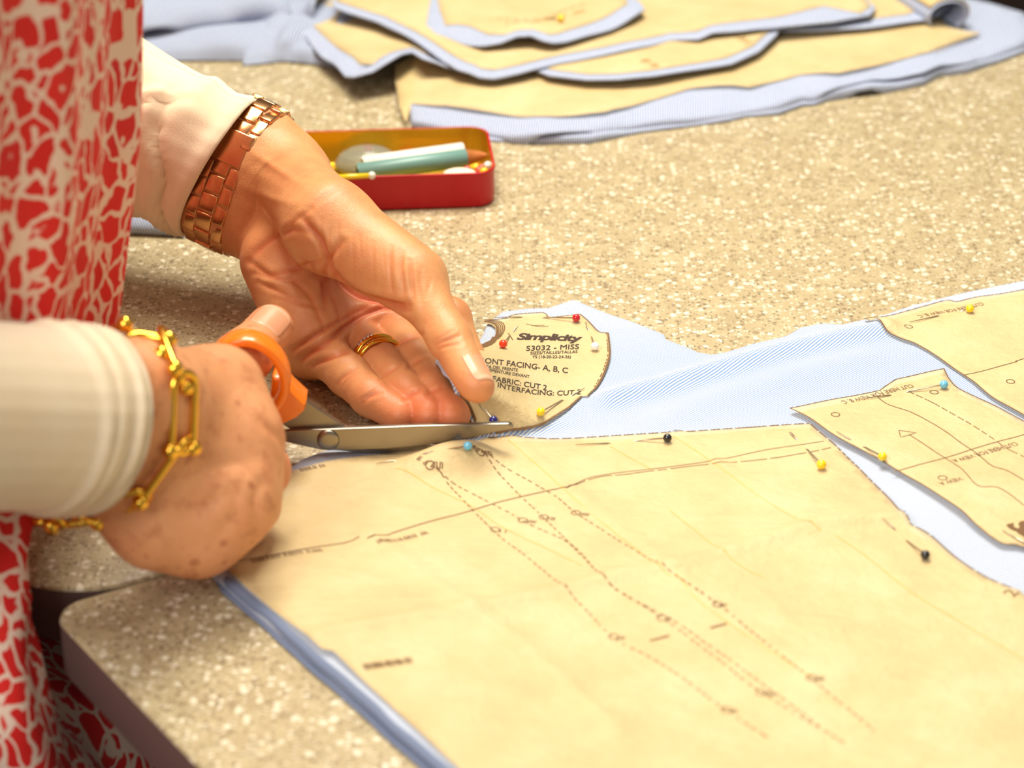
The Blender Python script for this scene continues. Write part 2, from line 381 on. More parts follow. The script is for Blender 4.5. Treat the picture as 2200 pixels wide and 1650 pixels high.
def ztis(x,y,zc=None):
    x=np.asarray(x,float); y=np.asarray(y,float)
    z=(zc or zcloth)(x,y)+.55+.22*wav(x,y,2.4,1.1)+.45*(1+wav(x,y,.9,2.6)*.5)
    for k,(L,a,wd) in enumerate(zip(FOLD,(2.3,1.9,.9,.9),(7.,8.,4.,4.))):
        d=dist_poly(L,x.ravel(),y.ravel(),False).reshape(x.shape); z=z+a*np.maximum(0,1-d/wd)**1.5+ a*.7*np.exp(-(d/28.)**2)
    return z
ztisf=lambda x,y: ztis(x,y,zflap)
zmid=lambda x,y: ztis(x,y)+1.1
zfar=lambda x,y: ztis(x,y)+.5
def sheet(name,px,zf,step,mat,parent=None,skirt=0.,inflate=0.,thick=.12):
    """cloth or paper lying at zf: outline in photo pixels dropped on the surface; a rounded skirt closes the cloth's edge"""
    poly=[drop(q[0],q[1],zf)[:2] for q in px]
    vs,fs,nb=fill(poly,step); z=zf(vs[:,0],vs[:,1]); v=[(a,b,c) for (a,b),c in zip(vs,z)]; f=list(fs)
    # orient upward
    out=[]
    for q in f:
        a,b,c=(np.array(v[i]) for i in q[:3]); out.append(q if np.cross(b-a,c-a)[2]>0 else q[::-1])
    f=out; b=[np.array(v[i]) for i in range(nb)]
    area=sum(b[i][0]*b[(i+1)%nb][1]-b[(i+1)%nb][0]*b[i][1] for i in range(nb)); sg=1 if area>0 else -1
    for k,(o_,frac) in enumerate([(.35,.25),(.5,.6),(.2,1.)] if skirt else [(0,1)]):
        st=len(v)
        for i in range(nb):
            t=b[(i+1)%nb][:2]-b[i-1][:2]; t=t/(np.linalg.norm(t)+1e-9)*sg; nrm=np.array([t[1],-t[0]])
            zz=b[i][2]; h=min(zz-.05,skirt if zz>6 else zz-.05) if skirt else thick
            v.append((b[i][0]+nrm[0]*o_*max(.6,min(h,2.5)),b[i][1]+nrm[1]*o_*max(.6,min(h,2.5)),zz-h*frac))
        pr=0 if k==0 else st-nb
        for i in range(nb):
            j=(i+1)%nb; q=[pr+i,st+i,st+j,pr+j]; f.append(q if sg>0 else q[::-1])
    return obj(name,v,f,mat,parent),poly

CLOTH=[(1130,663),(1178,662),(1232,644),(1300,672),(1360,692),(1425,718),(1428,728),(1480,748),(1500,757),(1530,762),(1560,757),(1620,738),(1690,722),(1722,703),(1770,695),(1810,697),(1850,688),(1880,682),(1905,675),(1962,656),(2050,634),(2200,603),(2450,545),(2560,900),(2560,1500),(2350,2050),(1480,2150),(1230,1890),(960,1650),(690,1420),(455,1217),(500,1120),(560,1040),(632,1000),(655,985),(700,968),(760,962),(830,962),(900,954),(970,948),(1034,939),(1075,900),(1110,850),(1140,760)]
FLAP=[(1034,939),(1025,927),(1016,906),(1000,871),(981,846),(954,800),(936,776),(985,745),(1028,735),(1042,716),(1050,694),(1080,670),(1130,663),(1140,760),(1110,850),(1075,900)]
cloth,_=sheet('striped_fabric',CLOTH,zcloth,3.0,'striped_cotton',skirt=1.6)
tag(cloth,'blue and white pinstriped fabric spread under the pinned tissue patterns, being cut','fabric')
flap,_=sheet('cut_flap',FLAP,zflap,1.8,'striped_cotton',cloth,skirt=1.2); flap['label']='lifted strip of the cloth under the facing piece'
# a second folded layer of the cloth shows along its left edge
def fold_roll():
    a=P(462,1222,3); b=P(1330,1985,3); d=(b-a)/np.linalg.norm(b-a); n=np.array([d[1],-d[0],0]); n=n if n[0]<0 else -n
    v=[];f=[];N=60; sec=[(0,5.0),(.9,5.15),(2.2,4.7),(3.0,3.6),(2.9,2.2),(2.2,1.2),(3.6,1.5),(4.6,1.2),(4.7,.5),(3.5,.08),(0,.08)]
    for i in range(N+1):
        p=a+(b-a)*i/N; wv=.22*math.sin(i*.45)+.1*math.sin(i*1.1); tp=min(1,i/4+.25)
        for s,h in sec: v.append(tuple(p+n*(s*tp+wv-.6)+np.array([0,0,h*(.5+.5*tp)-p[2]])))
    k=len(sec)
    for i in range(N):
        for j in range(k-1): f.append([i*k+j,i*k+j+1,(i+1)*k+j+1,(i+1)*k+j])
    f.append(list(range(k))); f.append([N*k+j for j in range(k)][::-1])
    obj('folded_edge',v,f,'cotton_edge_shaded',cloth)
fold_roll()

FRONT=[(1038,941),(1090,937),(1180,943),(1260,940),(1340,935),(1420,930),(1500,926),(1600,919),(1700,912),(1740,910),(1770,935),(1800,960),(1850,1010),(1900,1060),(1950,1110),(1958,1126),(2000,1150),(2060,1202),(2120,1240),(2172,1262),(2192,1268),(2200,1278),(2420,1440),(2300,1950),(1480,2120),(1250,1890),(985,1650),(760,1442),(716,1398),(692,1394),(474,1212),(520,1120),(575,1048),(625,1012),(700,990),(800,977),(850,972),(866,958),(930,951),(985,946)]
MIDS=[(1697,877),(1800,856),(1890,839),(1925,815),(2028,792),(2040,815),(2062,836),(2130,868),(2200,905),(2420,1010),(2420,1300),(2210,1178),(2180,1170),(2150,1166),(2100,1130),(2060,1092),(1980,1040),(1930,1012),(1880,982),(1850,966),(1810,945),(1785,930),(1740,898)]
FARS=[(1858,684),(1900,680),(1960,665),(2020,648),(2040,645),(2056,648),(2100,638),(2200,622),(2430,572),(2480,1000),(2400,1000),(2200,892),(2130,852),(2085,815),(2040,785),(2000,757),(1965,737),(1945,730),(1925,722),(1900,702)]
FACING=[(1023,747),(1053,739),(1062,728),(1066,716),(1064,704),(1056,697),(1037,692),(1050,688),(1085,684),(1107,675),(1162,671),(1172,673),(1184,681),(1246,674),(1265,690),(1287,713),(1306,714),(1311,761),(1301,796),(1282,832),(1263,851),(1249,851),(1230,868),(1219,878),(1173,908),(1113,924),(1053,931),(1036,932),(1028,924),(1020,905),(1004,870),(985,845),(958,800),(942,780),(985,755)]
front,_=sheet('pattern_sheet',FRONT,ztis,3.2,'tissue'); tag(front,'largest tan tissue pattern piece with dashed dart lines, filling the foreground','paper pattern','tissue pattern pieces')
mid,_=sheet('pattern_sheet',MIDS,zmid,3.0,'tissue'); tag(mid,'tan tissue pattern piece marked with a triangle arrow, right of the largest one','paper pattern','tissue pattern pieces')
far,_=sheet('pattern_sheet',FARS,zfar,3.0,'tissue'); tag(far,'tan tissue pattern piece at the right edge, beyond the arrow-marked piece','paper pattern','tissue pattern pieces')
facing,_=sheet('pattern_sheet',FACING,ztisf,1.5,'tissue'); tag(facing,'small curved tissue facing piece held under the left thumb, printed with bold words','paper pattern','tissue pattern pieces')

# ---------------------------------------------------------------- printing on the tissue
class Ink:
    def __init__(s,zf,lift=.16): s.m=MB(); s.zf=zf; s.lift=lift
    def place(s,pts): 
        p=np.array(pts); return [(a,b,c) for (a,b),c in zip(p,s.zf(p[:,0],p[:,1])+s.lift)]
    def line(s,px,wd=.55,dash=None,world=False,smooth=True):
        pts=[np.array(q[:2]) if world else drop(q[0],q[1],s.zf)[:2] for q in px]
        if smooth and len(pts)>2: pts=list(spline(np.array([[p[0],p[1],0] for p in pts]),max(6,len(pts)*6))[:,:2])
        pts=resample(pts,1.0 if dash else 1.6,False); n=len(pts); acc=0.; runs=[];cur=[pts[0]]
        for i in range(1,n):
            acc+=np.linalg.norm(pts[i]-pts[i-1]); on=True
            if dash: on=(acc%(dash[0]+dash[1]))<dash[0]
            if on: cur.append(pts[i])
            else:
                if len(cur)>1: runs.append(cur)
                cur=[pts[i]]
        if len(cur)>1: runs.append(cur)
        for r in runs:
            L=[];R=[]
            for i,p in enumerate(r):
                t=r[min(i+1,len(r)-1)]-r[max(i-1,0)]; t=t/(np.linalg.norm(t)+1e-9); nn=np.array([-t[1],t[0]])*wd/2; L.append(p+nn); R.append(p-nn)
            v=s.place(L+R); k=len(r); s.m.add(v,[[i,k+i,k+i+1,i+1] for i in range(k-1)])
        return s
    def circle(s,px,py,r=1.5,wd=.35):
        c=drop(px,py,s.zf)[:2]; return s.line([c+r*np.array([math.cos(a),math.sin(a)]) for a in np.linspace(0,2*math.pi,20)],wd,None,True,False)
    def scrawl(s,px0,px1,h=2.2,n=10,wd=.32,seed=1):
        """a run of print too small to read in the photograph: short upright strokes"""
        r=random.Random(seed); a=drop(*px0,s.zf)[:2]; b=drop(*px1,s.zf)[:2]; d=(b-a); u=d/np.linalg.norm(d); q=np.array([-u[1],u[0]])
        for i in range(n):
            p=a+d*(i+.2)/n
            if r.random()<.12: continue
            k=r.choice((0,1,2))
            if k==0: s.line([p,p+q*h],wd,None,True,False)
            elif k==1: s.line([p,p+q*h,p+q*h+u*.9,p+u*.9],wd,None,True,False)
            else: s.line([p+q*h,p+u*.5,p+u*1.0+q*h],wd,None,True,False)
        return s
    def text(s,body,px0,px1,h=None,bold=0.,shear=0.,track=1.,hp=None,arc=0.):
        """the words set along a baseline from px0 to px1; h = cap height in mm"""
        cu=bpy.data.curves.new('type','FONT'); cu.body=body; cu.size=1; cu.offset=bold if bold>.03 else 0; cu.shear=shear; cu.space_character=track; cu.resolution_u=3; cu.fill_mode='FRONT'
        ob=bpy.data.objects.new('type',cu); me=bpy.data.meshes.new_from_object(ob); bpy.data.objects.remove(ob)
        bm=bmesh.new(); bm.from_mesh(me); bmesh.ops.triangulate(bm,faces=bm.faces); bm.verts.index_update()
        v=np.array([q.co[:2] for q in bm.verts]); f=[[x.index for x in q.verts] for q in bm.faces]; bm.free(); bpy.data.meshes.remove(me); bpy.data.curves.remove(cu)
        a=drop(*px0,s.zf)[:2]; b=drop(*px1,s.zf)[:2]; x0,x1=v[:,0].min(),v[:,0].max(); d=b-a; q=np.array([-d[1],d[0]])/np.linalg.norm(d)
        if hp:
            A=np.array(px0,float); Bp=np.array(px1,float); u=(v[:,0]-x0)/(x1-x0); q_=A+np.outer(u,Bp-A)+np.outer(v[:,1]*hp/.70,np.array([.10,-1.])); q_[:,1]+=arc*4*u*(1-u)
            
            for dx,dy in ((0,0),(.7,0),(.35,.4)) if .02<bold<.03 else ((0,0),(.5,0)) if 0<bold<.02 else ((0,0),):
                w=dropv(q_[:,0]+dx,q_[:,1]+dy,s.zf)[:,:2]; s.m.add(s.place(w),f)
            return s
        hh=(h/.70) if h else np.linalg.norm(d)/(x1-x0)
        w=[a+d*(p[0]-x0)/(x1-x0)+q*p[1]*hh for p in v]; s.m.add(s.place(w),f); return s
    def build(s,name,mat,parent): return s.m.build(name,mat,parent,smooth=False)

k=Ink(ztisf)                      # the facing piece
k.text('Simplicity',(1110,730),(1251,734),None,.035,.2,.9,13.5,-1)
k.text('S3032 - MISS',(1130,754),(1243,750),None,.026,hp=10.5)
k.text('SIZES/TAILLES/TALLAS',(1139,762),(1240,759),None,.01,hp=6).text('YS (18-20-22-24-26)',(1143,770),(1226,770),None,.01,hp=6)
k.text('FRONT FACING- A, B, C',(1022,778),(1219,802),None,.026,hp=11.5).text('VISTA DEL FRENTE',(1030,789),(1112,799),None,.01,hp=6.5).text('PAREMENTURE DEVANT',(1034,796),(1137,813),None,.01,hp=6.5)
k.text('FABRIC: CUT 2',(1058,819),(1174,839),None,.028,hp=11).text('INTERFACING: CUT 2',(1069,832),(1247,847),None,.026,hp=10.5,arc=9)
k.build('lettering','print_ink_dark',facing)
k=Ink(ztisf,.13)
for j,wd in enumerate((.9,.5,.5,.5,.5)):
    o_=j*4.2; k.line([(1024+j*2,748-j*1.5),(1052,738-j*1.3),(1063+o_*.5,727),(1068+o_*.9,712-j*.5),(1066+o_*.9,700-j*1.2),(1056+o_*.6,694-j*1.4),(1040+o_*.2,691-j*1.2)],wd)
k.line([(1028,748),(1046,742),(1058,734),(1064,724)],2.6)
k.line([(1306,715),(1310,760),(1300,796),(1281,832),(1263,850)],.8).line([(1302,716),(1306,760),(1296,795),(1277,831)],.4,(1.0,.5))
k.line([(1249,851),(1230,868),(1218,878),(1173,907),(1113,923),(1053,930)],.8).line([(1246,675),(1265,691),(1287,713),(1305,715)],.6).line([(1050,688),(1085,684),(1107,676),(1162,672),(1173,675),(1184,682),(1246,675)],.5)
k.line([(1023,906),(1008,872),(989,847),(962,801)],.7).line([(1130,696),(1158,702),(1178,701)],.4,None).line([(1142,700),(1170,699)],.4).line([(1258,692),(1262,708)],.4).line([(1092,716),(1102,731)],.5)
k.build('print','print_ink',facing)

k=Ink(ztis)                      # the largest piece
k.line([(1048,941),(1090,937),(1180,943),(1260,940),(1340,935),(1420,930),(1500,926),(1600,919),(1700,912),(1738,910)],.55,(4.2,.9),smooth=False)
k.line([(1742,912),(1770,936),(1800,962),(1850,1011),(1900,1061),(1950,1111),(1958,1127),(2000,1151),(2060,1203),(2120,1241),(2172,1263)],.6,(3.2,.7))
k.line([(500,1208),(600,1190),(690,1174),(742,1166),(772,1153)],.5).line([(788,1157),(830,1150),(860,1140),(1000,1101),(1100,1072),(1200,1050),(1218,1048)],.6)
k.line([(1218,1048),(1262,1032),(1300,1023),(1340,1020),(1400,1012),(1500,1000),(1650,986),(1720,975),(1785,962)],.4,(5,.8)).line([(1218,1047),(1260,1029),(1300,1020),(1400,1008),(1500,995),(1560,985),(1650,966),(1770,948)],.35)
for L in ([(925,1003),(950,1020),(1062,1142),(1130,1195),(1240,1292),(1320,1372),(1430,1432),(1562,1527),(1650,1585)],[(925,1003),(950,1018),(1075,1092),(1125,1120),(1230,1172),(1300,1240),(1425,1330),(1530,1407),(1640,1490),(1820,1600)],
          [(1035,972),(1050,986),(1170,1115),(1240,1185),(1320,1265),(1440,1330),(1560,1412),(1660,1485),(1760,1560)],[(1035,972),(1060,984),(1180,1058),(1238,1103),(1360,1180),(1440,1228),(1542,1297),(1650,1385),(1742,1457),(1880,1570)]):
    k.line(L,.5,(2.2,1.5))
for i,(x,y) in enumerate([(924,1000),(1032,972),(1064,1138),(1123,1118),(1168,1111),(1237,1102),(1318,1368),(1422,1328),(1542,1297),(1560,1525),(1635,1488),(1742,1456)]):
    k.circle(x,y,1.7,.45); k.scrawl((x+8,y+6),(x+26,y+8),2.4,3,.5,i)
k.scrawl((922,992),(900,978),2.4,4,.4,40).scrawl((1032,966),(1016,955),2.4,4,.4,41).scrawl((915,1140),(800,1166),2.6,24,.4,3).scrawl((695,997),(640,1008),2.4,12,.4,4).scrawl((690,1178),(540,1202),2.6,28,.4,5).scrawl((880,1412),(775,1428),3.4,18,.6,6)
for q in ([(1396,1377),(1438,1366)],[(1526,1350),(1562,1340)],[(1697,929),(1711,943)]): k.line(q,1.0)
k.build('print','print_ink',front)
k=Ink(ztis); k.text('2',(2178,1284),(2190,1274),5,.025).build('lettering','print_ink',front)
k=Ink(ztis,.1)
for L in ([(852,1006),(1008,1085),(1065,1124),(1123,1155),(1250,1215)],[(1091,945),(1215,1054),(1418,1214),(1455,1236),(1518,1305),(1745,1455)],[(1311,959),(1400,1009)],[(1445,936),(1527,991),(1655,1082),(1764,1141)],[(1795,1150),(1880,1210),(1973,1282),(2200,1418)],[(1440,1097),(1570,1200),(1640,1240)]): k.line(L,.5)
k.build('fold_marks','crease_line',front)  # fold creases of the tissue, drawn as darker yellow lines

k=Ink(zmid)                      # the arrow piece
k.text('CUT HERE FOR VIEW B, C',(1957,826),(1806,862),3.0,.012)
for x,y in ((1795,891),(2007,843),(2025,1027)): k.circle(x,y,1.75,.42)
k.line([(1931,925),(1969,930),(1935,940),(1931,925)],.35,None,False,False).line([(1953,934),(1990,958),(2060,1003),(2100,1043),(2145,1048),(2200,1086)],.4)
k.line([(1885,853),(1910,870),(1962,888),(2012,915),(2062,950),(2095,972),(2130,1000),(2165,1012),(2200,1032)],.42).line([(1953,842),(2030,880),(2125,937),(2160,962),(2200,982)],.4,(4,.8))
k.line([(1918,1015),(2000,992),(2060,975),(2140,950),(2200,934),(2300,905)],.42).text('CUT HERE FOR VIEW A',(2180,950),(2043,988),3.0,.012).text('VIEW A',(2062,1025),(2015,1037),2.8,.015)
k.text('Simplicity',(2160,1128),(2390,1262),9.5,.045,.18,.9)
k.build('lettering','print_ink',mid)
k=Ink(zmid,.12); E_=MIDS; k.line([E_[i] for i in (0,1,2,3,4)],.5,None,False,False).line([E_[i] for i in (4,5,6,7,8,9)],.5).line([E_[i] for i in range(11,23)]+[E_[0]],.6).build('print','print_ink',mid)
k=Ink(zfar)
k.text('CUT HERE FOR VIEW B, C',(2108,650),(1970,678),3.0,.012); k.build('lettering','print_ink',far)
for q in (1,2): k=Ink(zfar); (k.circle(1952,702,1.75,.42) if q==1 else k.circle(2171,820,1.75,.42)).build('print','print_ink',far)
k=Ink(zfar); k.line([(2072,806),(2120,795),(2182,778),(2186,775),(2260,752)],.42).build('print','print_ink',far)
k=Ink(zfar,.12); k.line(FARS[:9],.5).build('print','print_ink',far)
k=Ink(zfar,.12); k.line([FARS[i] for i in range(10,20)]+[FARS[0]],.6).build('print','print_ink',far)

# ---------------------------------------------------------------- dressmaking pins
def pin(bead,label,zf,head,entry,ex=None,tip=None,r=1.85,group='ball-headed pins in the tissue'):
    h=drop(*head,lambda x,y:zf(x,y)+r+.2); e=drop(*entry,lambda x,y:zf(x,y)+.35); root=V0('dressmaking_pin',(h[0],h[1],h[2]-r),label,'pin',group)
    v,f=ball(h,r,20,14); MB().add(v,f).build('pin_head','bead_'+bead,root)
    pts=[h,e]
    if ex: pts+=[e*.75+drop(*ex,zf)*.25-np.array([0,0,.9]),e*.2+drop(*ex,zf)*.8-np.array([0,0,.9]),drop(*ex,lambda x,y:zf(x,y)+.35),drop(*tip,lambda x,y:zf(x,y)+.75)]
    else: pts+=[e+(e-h)*.8-np.array([0,0,1.2])]
    v,f=tube(pts,[.31]*(len(pts)-1)+[.12],8); MB().add(v,f).build('pin_shaft','pin_steel',root)
pin('red','dark red ball-headed pin at the top right of the small facing piece',ztisf,(1238,683),(1170,682),(1118,681),(1062,682))
pin('vermilion','orange-red ball-headed pin beside the left thumb',ztisf,(1081,739),(1094,722),(1103,712),(1113,698))
pin('white','white ball-headed pin at the right side of the small facing piece',ztisf,(1278,744),(1271,724),(1264,708),(1259,698))
pin('yellow','yellow ball-headed pin low on the small facing piece',ztisf,(1162,885),(1207,860),(1230,848),(1256,833))
pin('navy','dark blue ball-headed pin below the thumb tip, just above the scissor blade',ztisf,(1060,903),(1042,880),(1030,868),(1022,859))
pin('sky','pale blue ball-headed pin just below the scissor tips',ztis,(1005,958),(915,973),(843,990),(808,996))
pin('black','black ball-headed pin near the cut edge of the largest tissue piece',ztis,(1434,941),(1371,946),(1306,952),(1236,955))
pin('yellow','yellow ball-headed pin at the right corner of the largest tissue piece',ztis,(1765,998),(1735,966),(1711,943),(1697,929),2.0)
pin('yellow','yellow ball-headed pin on the arrow-marked tissue piece',zmid,(1896,981),(1859,961),(1825,943),(1797,927))
pin('sky','pale blue ball-headed pin at the top corner of the arrow-marked tissue piece',zmid,(2028,826),(1951,841),(1911,849),(1861,855))
pin('yellow','yellow ball-headed pin on the farthest tissue piece, at the right edge',zfar,(2084,663),(2070,666),(2013,679),(1954,692))
pin('black','black ball-headed pin on the right border of the largest tissue piece',ztis,(1988,1192),(1950,1163),(1922,1136),(1895,1112))
def loose_shaft(label,zf,a,b):
    p=[drop(*a,lambda x,y:zf(x,y)+.5),drop(*b,lambda x,y:zf(x,y)+.7)]; q=p[1]+(p[1]-p[0])*.8-np.array([0,0,1.2])
    v,f=tube([p[0],p[1],q],[.15,.38,.38],8); o=MB().add(v,f).build('dressmaking_pin','pin_steel'); tag(o,label,'pin','ball-headed pins in the tissue')
loose_shaft('bare steel pin shaft under the large letters at the right edge',zmid,(2153,1139),(2193,1161))

# ---------------------------------------------------------------- cut pieces piled at the back of the table, cloth heap, loose fold
def zctrl(ctrl,base):
    c=[]; 
    for x,y,z in ctrl:
        p=P(x,y,z+base); c.append((p[0],p[1],z+base))
    c=np.array(c)
    def zf(x,y):
        x=np.asarray(x,float); y=np.asarray(y,float); sh=x.shape; X=x.ravel()[:,None]; Y=y.ravel()[:,None]
        w=1/((X-c[:,0])**2+(Y-c[:,1])**2+30.)**1.3
        return ((w*c[:,2]).sum(1)/w.sum(1)).reshape(sh)
    return zf
def piece(label,cloth_px,tissue_px,ctrl,base,step=6.,skirt=1.3,mat='striped_cotton_far_shaded',group='cut pieces piled at the back',toff=.5):
    zf=zctrl(ctrl,base); p0=drop(*cloth_px[0],zf); root=V0('cut_fabric_piece',(p0[0],p0[1],max(0,base-1)),label,'fabric',group)
    sheet('fabric',cloth_px,zf,step,mat,root,skirt=skirt)
    if tissue_px: sheet('pattern_tissue',tissue_px,lambda x,y:zf(x,y)+toff,step,'tissue',root)
    return root,zf
strip,zs=piece('long curved cut piece nearest the front of the back pile, behind the red tin',
  [(884,222),(888,266),(960,285),(1020,294),(1070,299),(1099,298),(1165,294),(1264,292),(1373,279),(1482,266),(1564,252),(1600,245),(1671,236),(1723,219),(1747,219),(1774,203),(1818,189),(1873,181),(1927,180),(1982,167),(2017,147),(2077,140),(2145,124),(2200,104),(2222,62),(2196,26),(2120,4),(1900,-40),(1500,-60),(1200,20),(1000,90),(900,125)],
  [(892,114),(850,140),(848,170),(858,225),(872,262),(884,222),(960,227),(1050,240),(1120,251),(1200,250),(1300,240),(1400,215),(1480,190),(1540,183),(1610,187),(1650,178),(1720,160),(1800,157),(1900,137),(2000,110),(2100,74),(2107,70),(2080,67),(2040,58),(2006,33),(1960,40),(1850,50),(1600,60),(1300,80),(1100,100)],
  [(884,222,4),(888,266,1),(848,170,1),(872,262,0),(892,114,9),(960,285,1),(1070,299,1),(1200,270,4),(1373,279,1),(1300,250,5),(1482,266,1),(1600,245,1),(1560,200,6),(1723,219,2),(1747,219,1),(1818,189,5),(1873,181,6),(1780,175,6),(1927,180,3),(2017,147,4),(2077,140,4),(2145,124,2),(2200,104,2),(2000,80,6),(1500,110,6),(1100,160,6),(1000,200,6),(2210,60,1),(1900,-30,3)],.7,skirt=3,toff=3.9)
LOW=[(888,266),(960,285),(1020,294),(1070,299),(1099,298),(1165,294),(1264,292),(1373,279),(1482,266),(1564,252),(1600,245),(1671,236),(1723,219),(1747,219),(1774,203),(1818,189),(1873,181),(1927,180),(1982,167),(2017,147),(2077,140),(2145,124),(2200,104)]
sheet('upper_layer',[(884,222)]+[(x,y-6-9*abs(math.sin(i*.62+.4))) for i,(x,y) in enumerate(LOW)]+[(2215,60),(2190,26),(2115,4),(1900,-40),(1500,-60),(1200,20),(1000,90),(900,125)],lambda x,y: zs(x,y)+2.4+.8*np.sin(x*.09+.5),6.,'striped_cotton_far_shaded',strip,skirt=1.4)
A_,zA=piece('narrow curved cut piece in the middle of the back pile, partly covered',
  [(1130,140),(1180,160),(1260,169),(1330,168),(1400,161),(1500,146),(1570,135),(1630,108),(1665,75),(1677,55),(1600,30),(1300,60)],
  [(1140,135),(1185,149),(1262,159),(1330,158),(1400,151),(1500,135),(1560,124),(1618,99),(1655,66),(1666,50),(1600,30),(1300,60)],
  [(1130,140,1),(1260,169,1),(1400,161,1.5),(1570,135,1),(1677,55,2),(1300,60,2),(1450,110,2)],13)
C_,zC=piece('left cut piece of the back pile with a lifted wavy lower edge',
  [(625,38),(655,75),(690,118),(735,152),(760,163),(800,152),(850,121),(885,110),(910,124),(960,142),(1020,150),(1100,100),(900,0),(700,0)],
  [(655,40),(690,72),(740,112),(772,138),(800,138),(845,110),(885,101),(912,114),(960,130),(1020,140),(1100,95),(900,0),(700,5)],
  [(625,38,2),(690,118,1),(760,163,1),(800,152,8),(850,121,14),(885,110,17),(910,124,11),(960,142,3),(1020,150,0),(900,0,4),(800,60,5)],7.5)
B_,zB=piece('large cut piece sweeping across the back pile with a long blue edge',
  [(715,12),(745,24),(810,44),(870,72),(930,112),(985,148),(1030,164),(1060,167),(1120,154),(1200,134),(1300,115),(1400,95),(1440,84),(1500,82),(1530,68),(1600,63),(1680,55),(1790,44),(1868,30),(1880,14),(1840,-20),(1500,-60),(1000,-70),(730,-20)],
  [(722,2),(760,14),(830,36),(890,66),(945,100),(995,130),(1035,147),(1062,150),(1120,138),(1200,118),(1300,100),(1400,80),(1440,70),(1500,66),(1530,53),(1600,44),(1680,34),(1770,12),(1850,28),(1872,12),(1840,-20),(1500,-60),(1000,-70),(740,-25)],
  [(715,12,6),(870,72,5),(985,148,3),(1060,167,0),(1200,134,1),(1440,84,1),(1500,82,3),(1530,68,5),(1600,63,4),(1680,55,3),(1868,30,3),(1500,-60,2),(1000,-70,3),(1100,50,2)],15)
D_,zD=piece('small top piece of the back pile with rippled lower edge and a yellow pin',
  [(915,66),(960,78),(1000,94),(1040,96),(1075,90),(1110,76),(1140,74),(1170,86),(1190,90),(1240,80),(1310,62),(1362,32),(1384,18),(1372,2),(1330,-30),(1100,-60),(930,-20)],
  [(938,-10),(944,20),(957,54),(985,52),(1010,56),(1050,74),(1085,74),(1112,64),(1145,62),(1180,74),(1200,72),(1250,56),(1310,32),(1350,8),(1330,-30),(1100,-60)],
  [(915,66,1),(1000,94,0),(1075,90,2),(1110,76,7),(1140,74,7),(1170,86,4),(1190,90,1),(1310,62,2),(1384,18,5),(1100,-60,2),(1000,30,2)],19)
E_,zE=piece('right cut piece of the back pile with a curled end',
  [(1675,64),(1760,63),(1860,57),(1940,46),(1992,40),(2020,26),(2040,12),(2050,-10),(1900,-60),(1650,-30)],
  [(1680,48),(1760,46),(1870,40),(1950,30),(2000,8),(2010,-10),(1900,-60),(1650,-30)],
  [(1675,64,2),(1860,57,2),(1992,40,3),(2050,-10,5),(1700,0,2)],11)
# curled-over end of that piece: a roll of cloth with tissue on the outside
v=[];f=[];N=18;m_=10
c0=P(2040,22,18); ax=np.array([.93,.36,0.])
for i in range(N+1):
    a=-.35*math.pi+1.55*math.pi*i/N
    for j in range(m_+1):
        q=c0+np.array([-ax[1],ax[0],0])*(j/m_*70-3)+ax*(13*math.cos(a)-2)+np.array([0,0,1.])*(8.5*math.sin(a)-2); v.append(q)
for i in range(N):
    for j in range(m_): k=i*(m_+1)+j; f.append([k,k+1,k+m_+2,k+m_+1])
# outer tissue shell
r_=obj('curled_end',v,f,'striped_cotton_far_shaded',E_); md=r_.modifiers.new('thickness','SOLIDIFY'); md.thickness=.0009
v2=[]
for i in range(N+1):
    a=-.3*math.pi+1.1*math.pi*i/N
    for j in range(m_+1):
        v2.append(c0+np.array([-ax[1],ax[0],0])*(j/m_*70-1.5)+ax*(14.6*math.cos(a)-2)+np.array([0,0,1.])*(10*math.sin(a)-2))
r_=obj('curled_tissue',v2,f,'tissue',E_); md=r_.modifiers.new('thickness','SOLIDIFY'); md.thickness=.0003
G_,zG=piece('cut piece at the upper left of the back pile beside the cloth heap',
  [(560,10),(600,42),(650,50),(720,46),(790,48),(900,20),(860,-40),(600,-40)],[(600,-5),(635,38),(700,40),(780,44),(880,10),(850,-40),(610,-40)],
  [(560,10,2),(650,50,2),(790,48,2),(700,-20,2)],8)
k=Ink(lambda x,y:zD(x,y)+.55); k.line([(1085,52),(1130,44),(1180,36),(1215,20),(1260,8)],.8,(4,2)).scrawl((1250,20),(1130,48),4,14,.7,3).line([(1050,40),(1120,42),(1190,42)],.8,(3,2)).build('print','print_ink_light',D_)
k=Ink(lambda x,y:zA(x,y)+.55); k.scrawl((1374,130),(1402,146),5,5,.7,8).scrawl((1566,72),(1600,94),5,6,.7,9).build('print','print_ink_light',A_)
k=Ink(lambda x,y:zs(x,y)+3.95); k.scrawl((2000,38),(2022,58),5,6,.7,5).line([(2010,112),(2107,71)],.5).build('print','print_ink_light',strip)
pin('yellow','yellow ball-headed pin on the top piece of the back pile',lambda x,y:zD(x,y)+.5,(1205,39),(1180,40),None,None,2.0,'pins on the back pile')

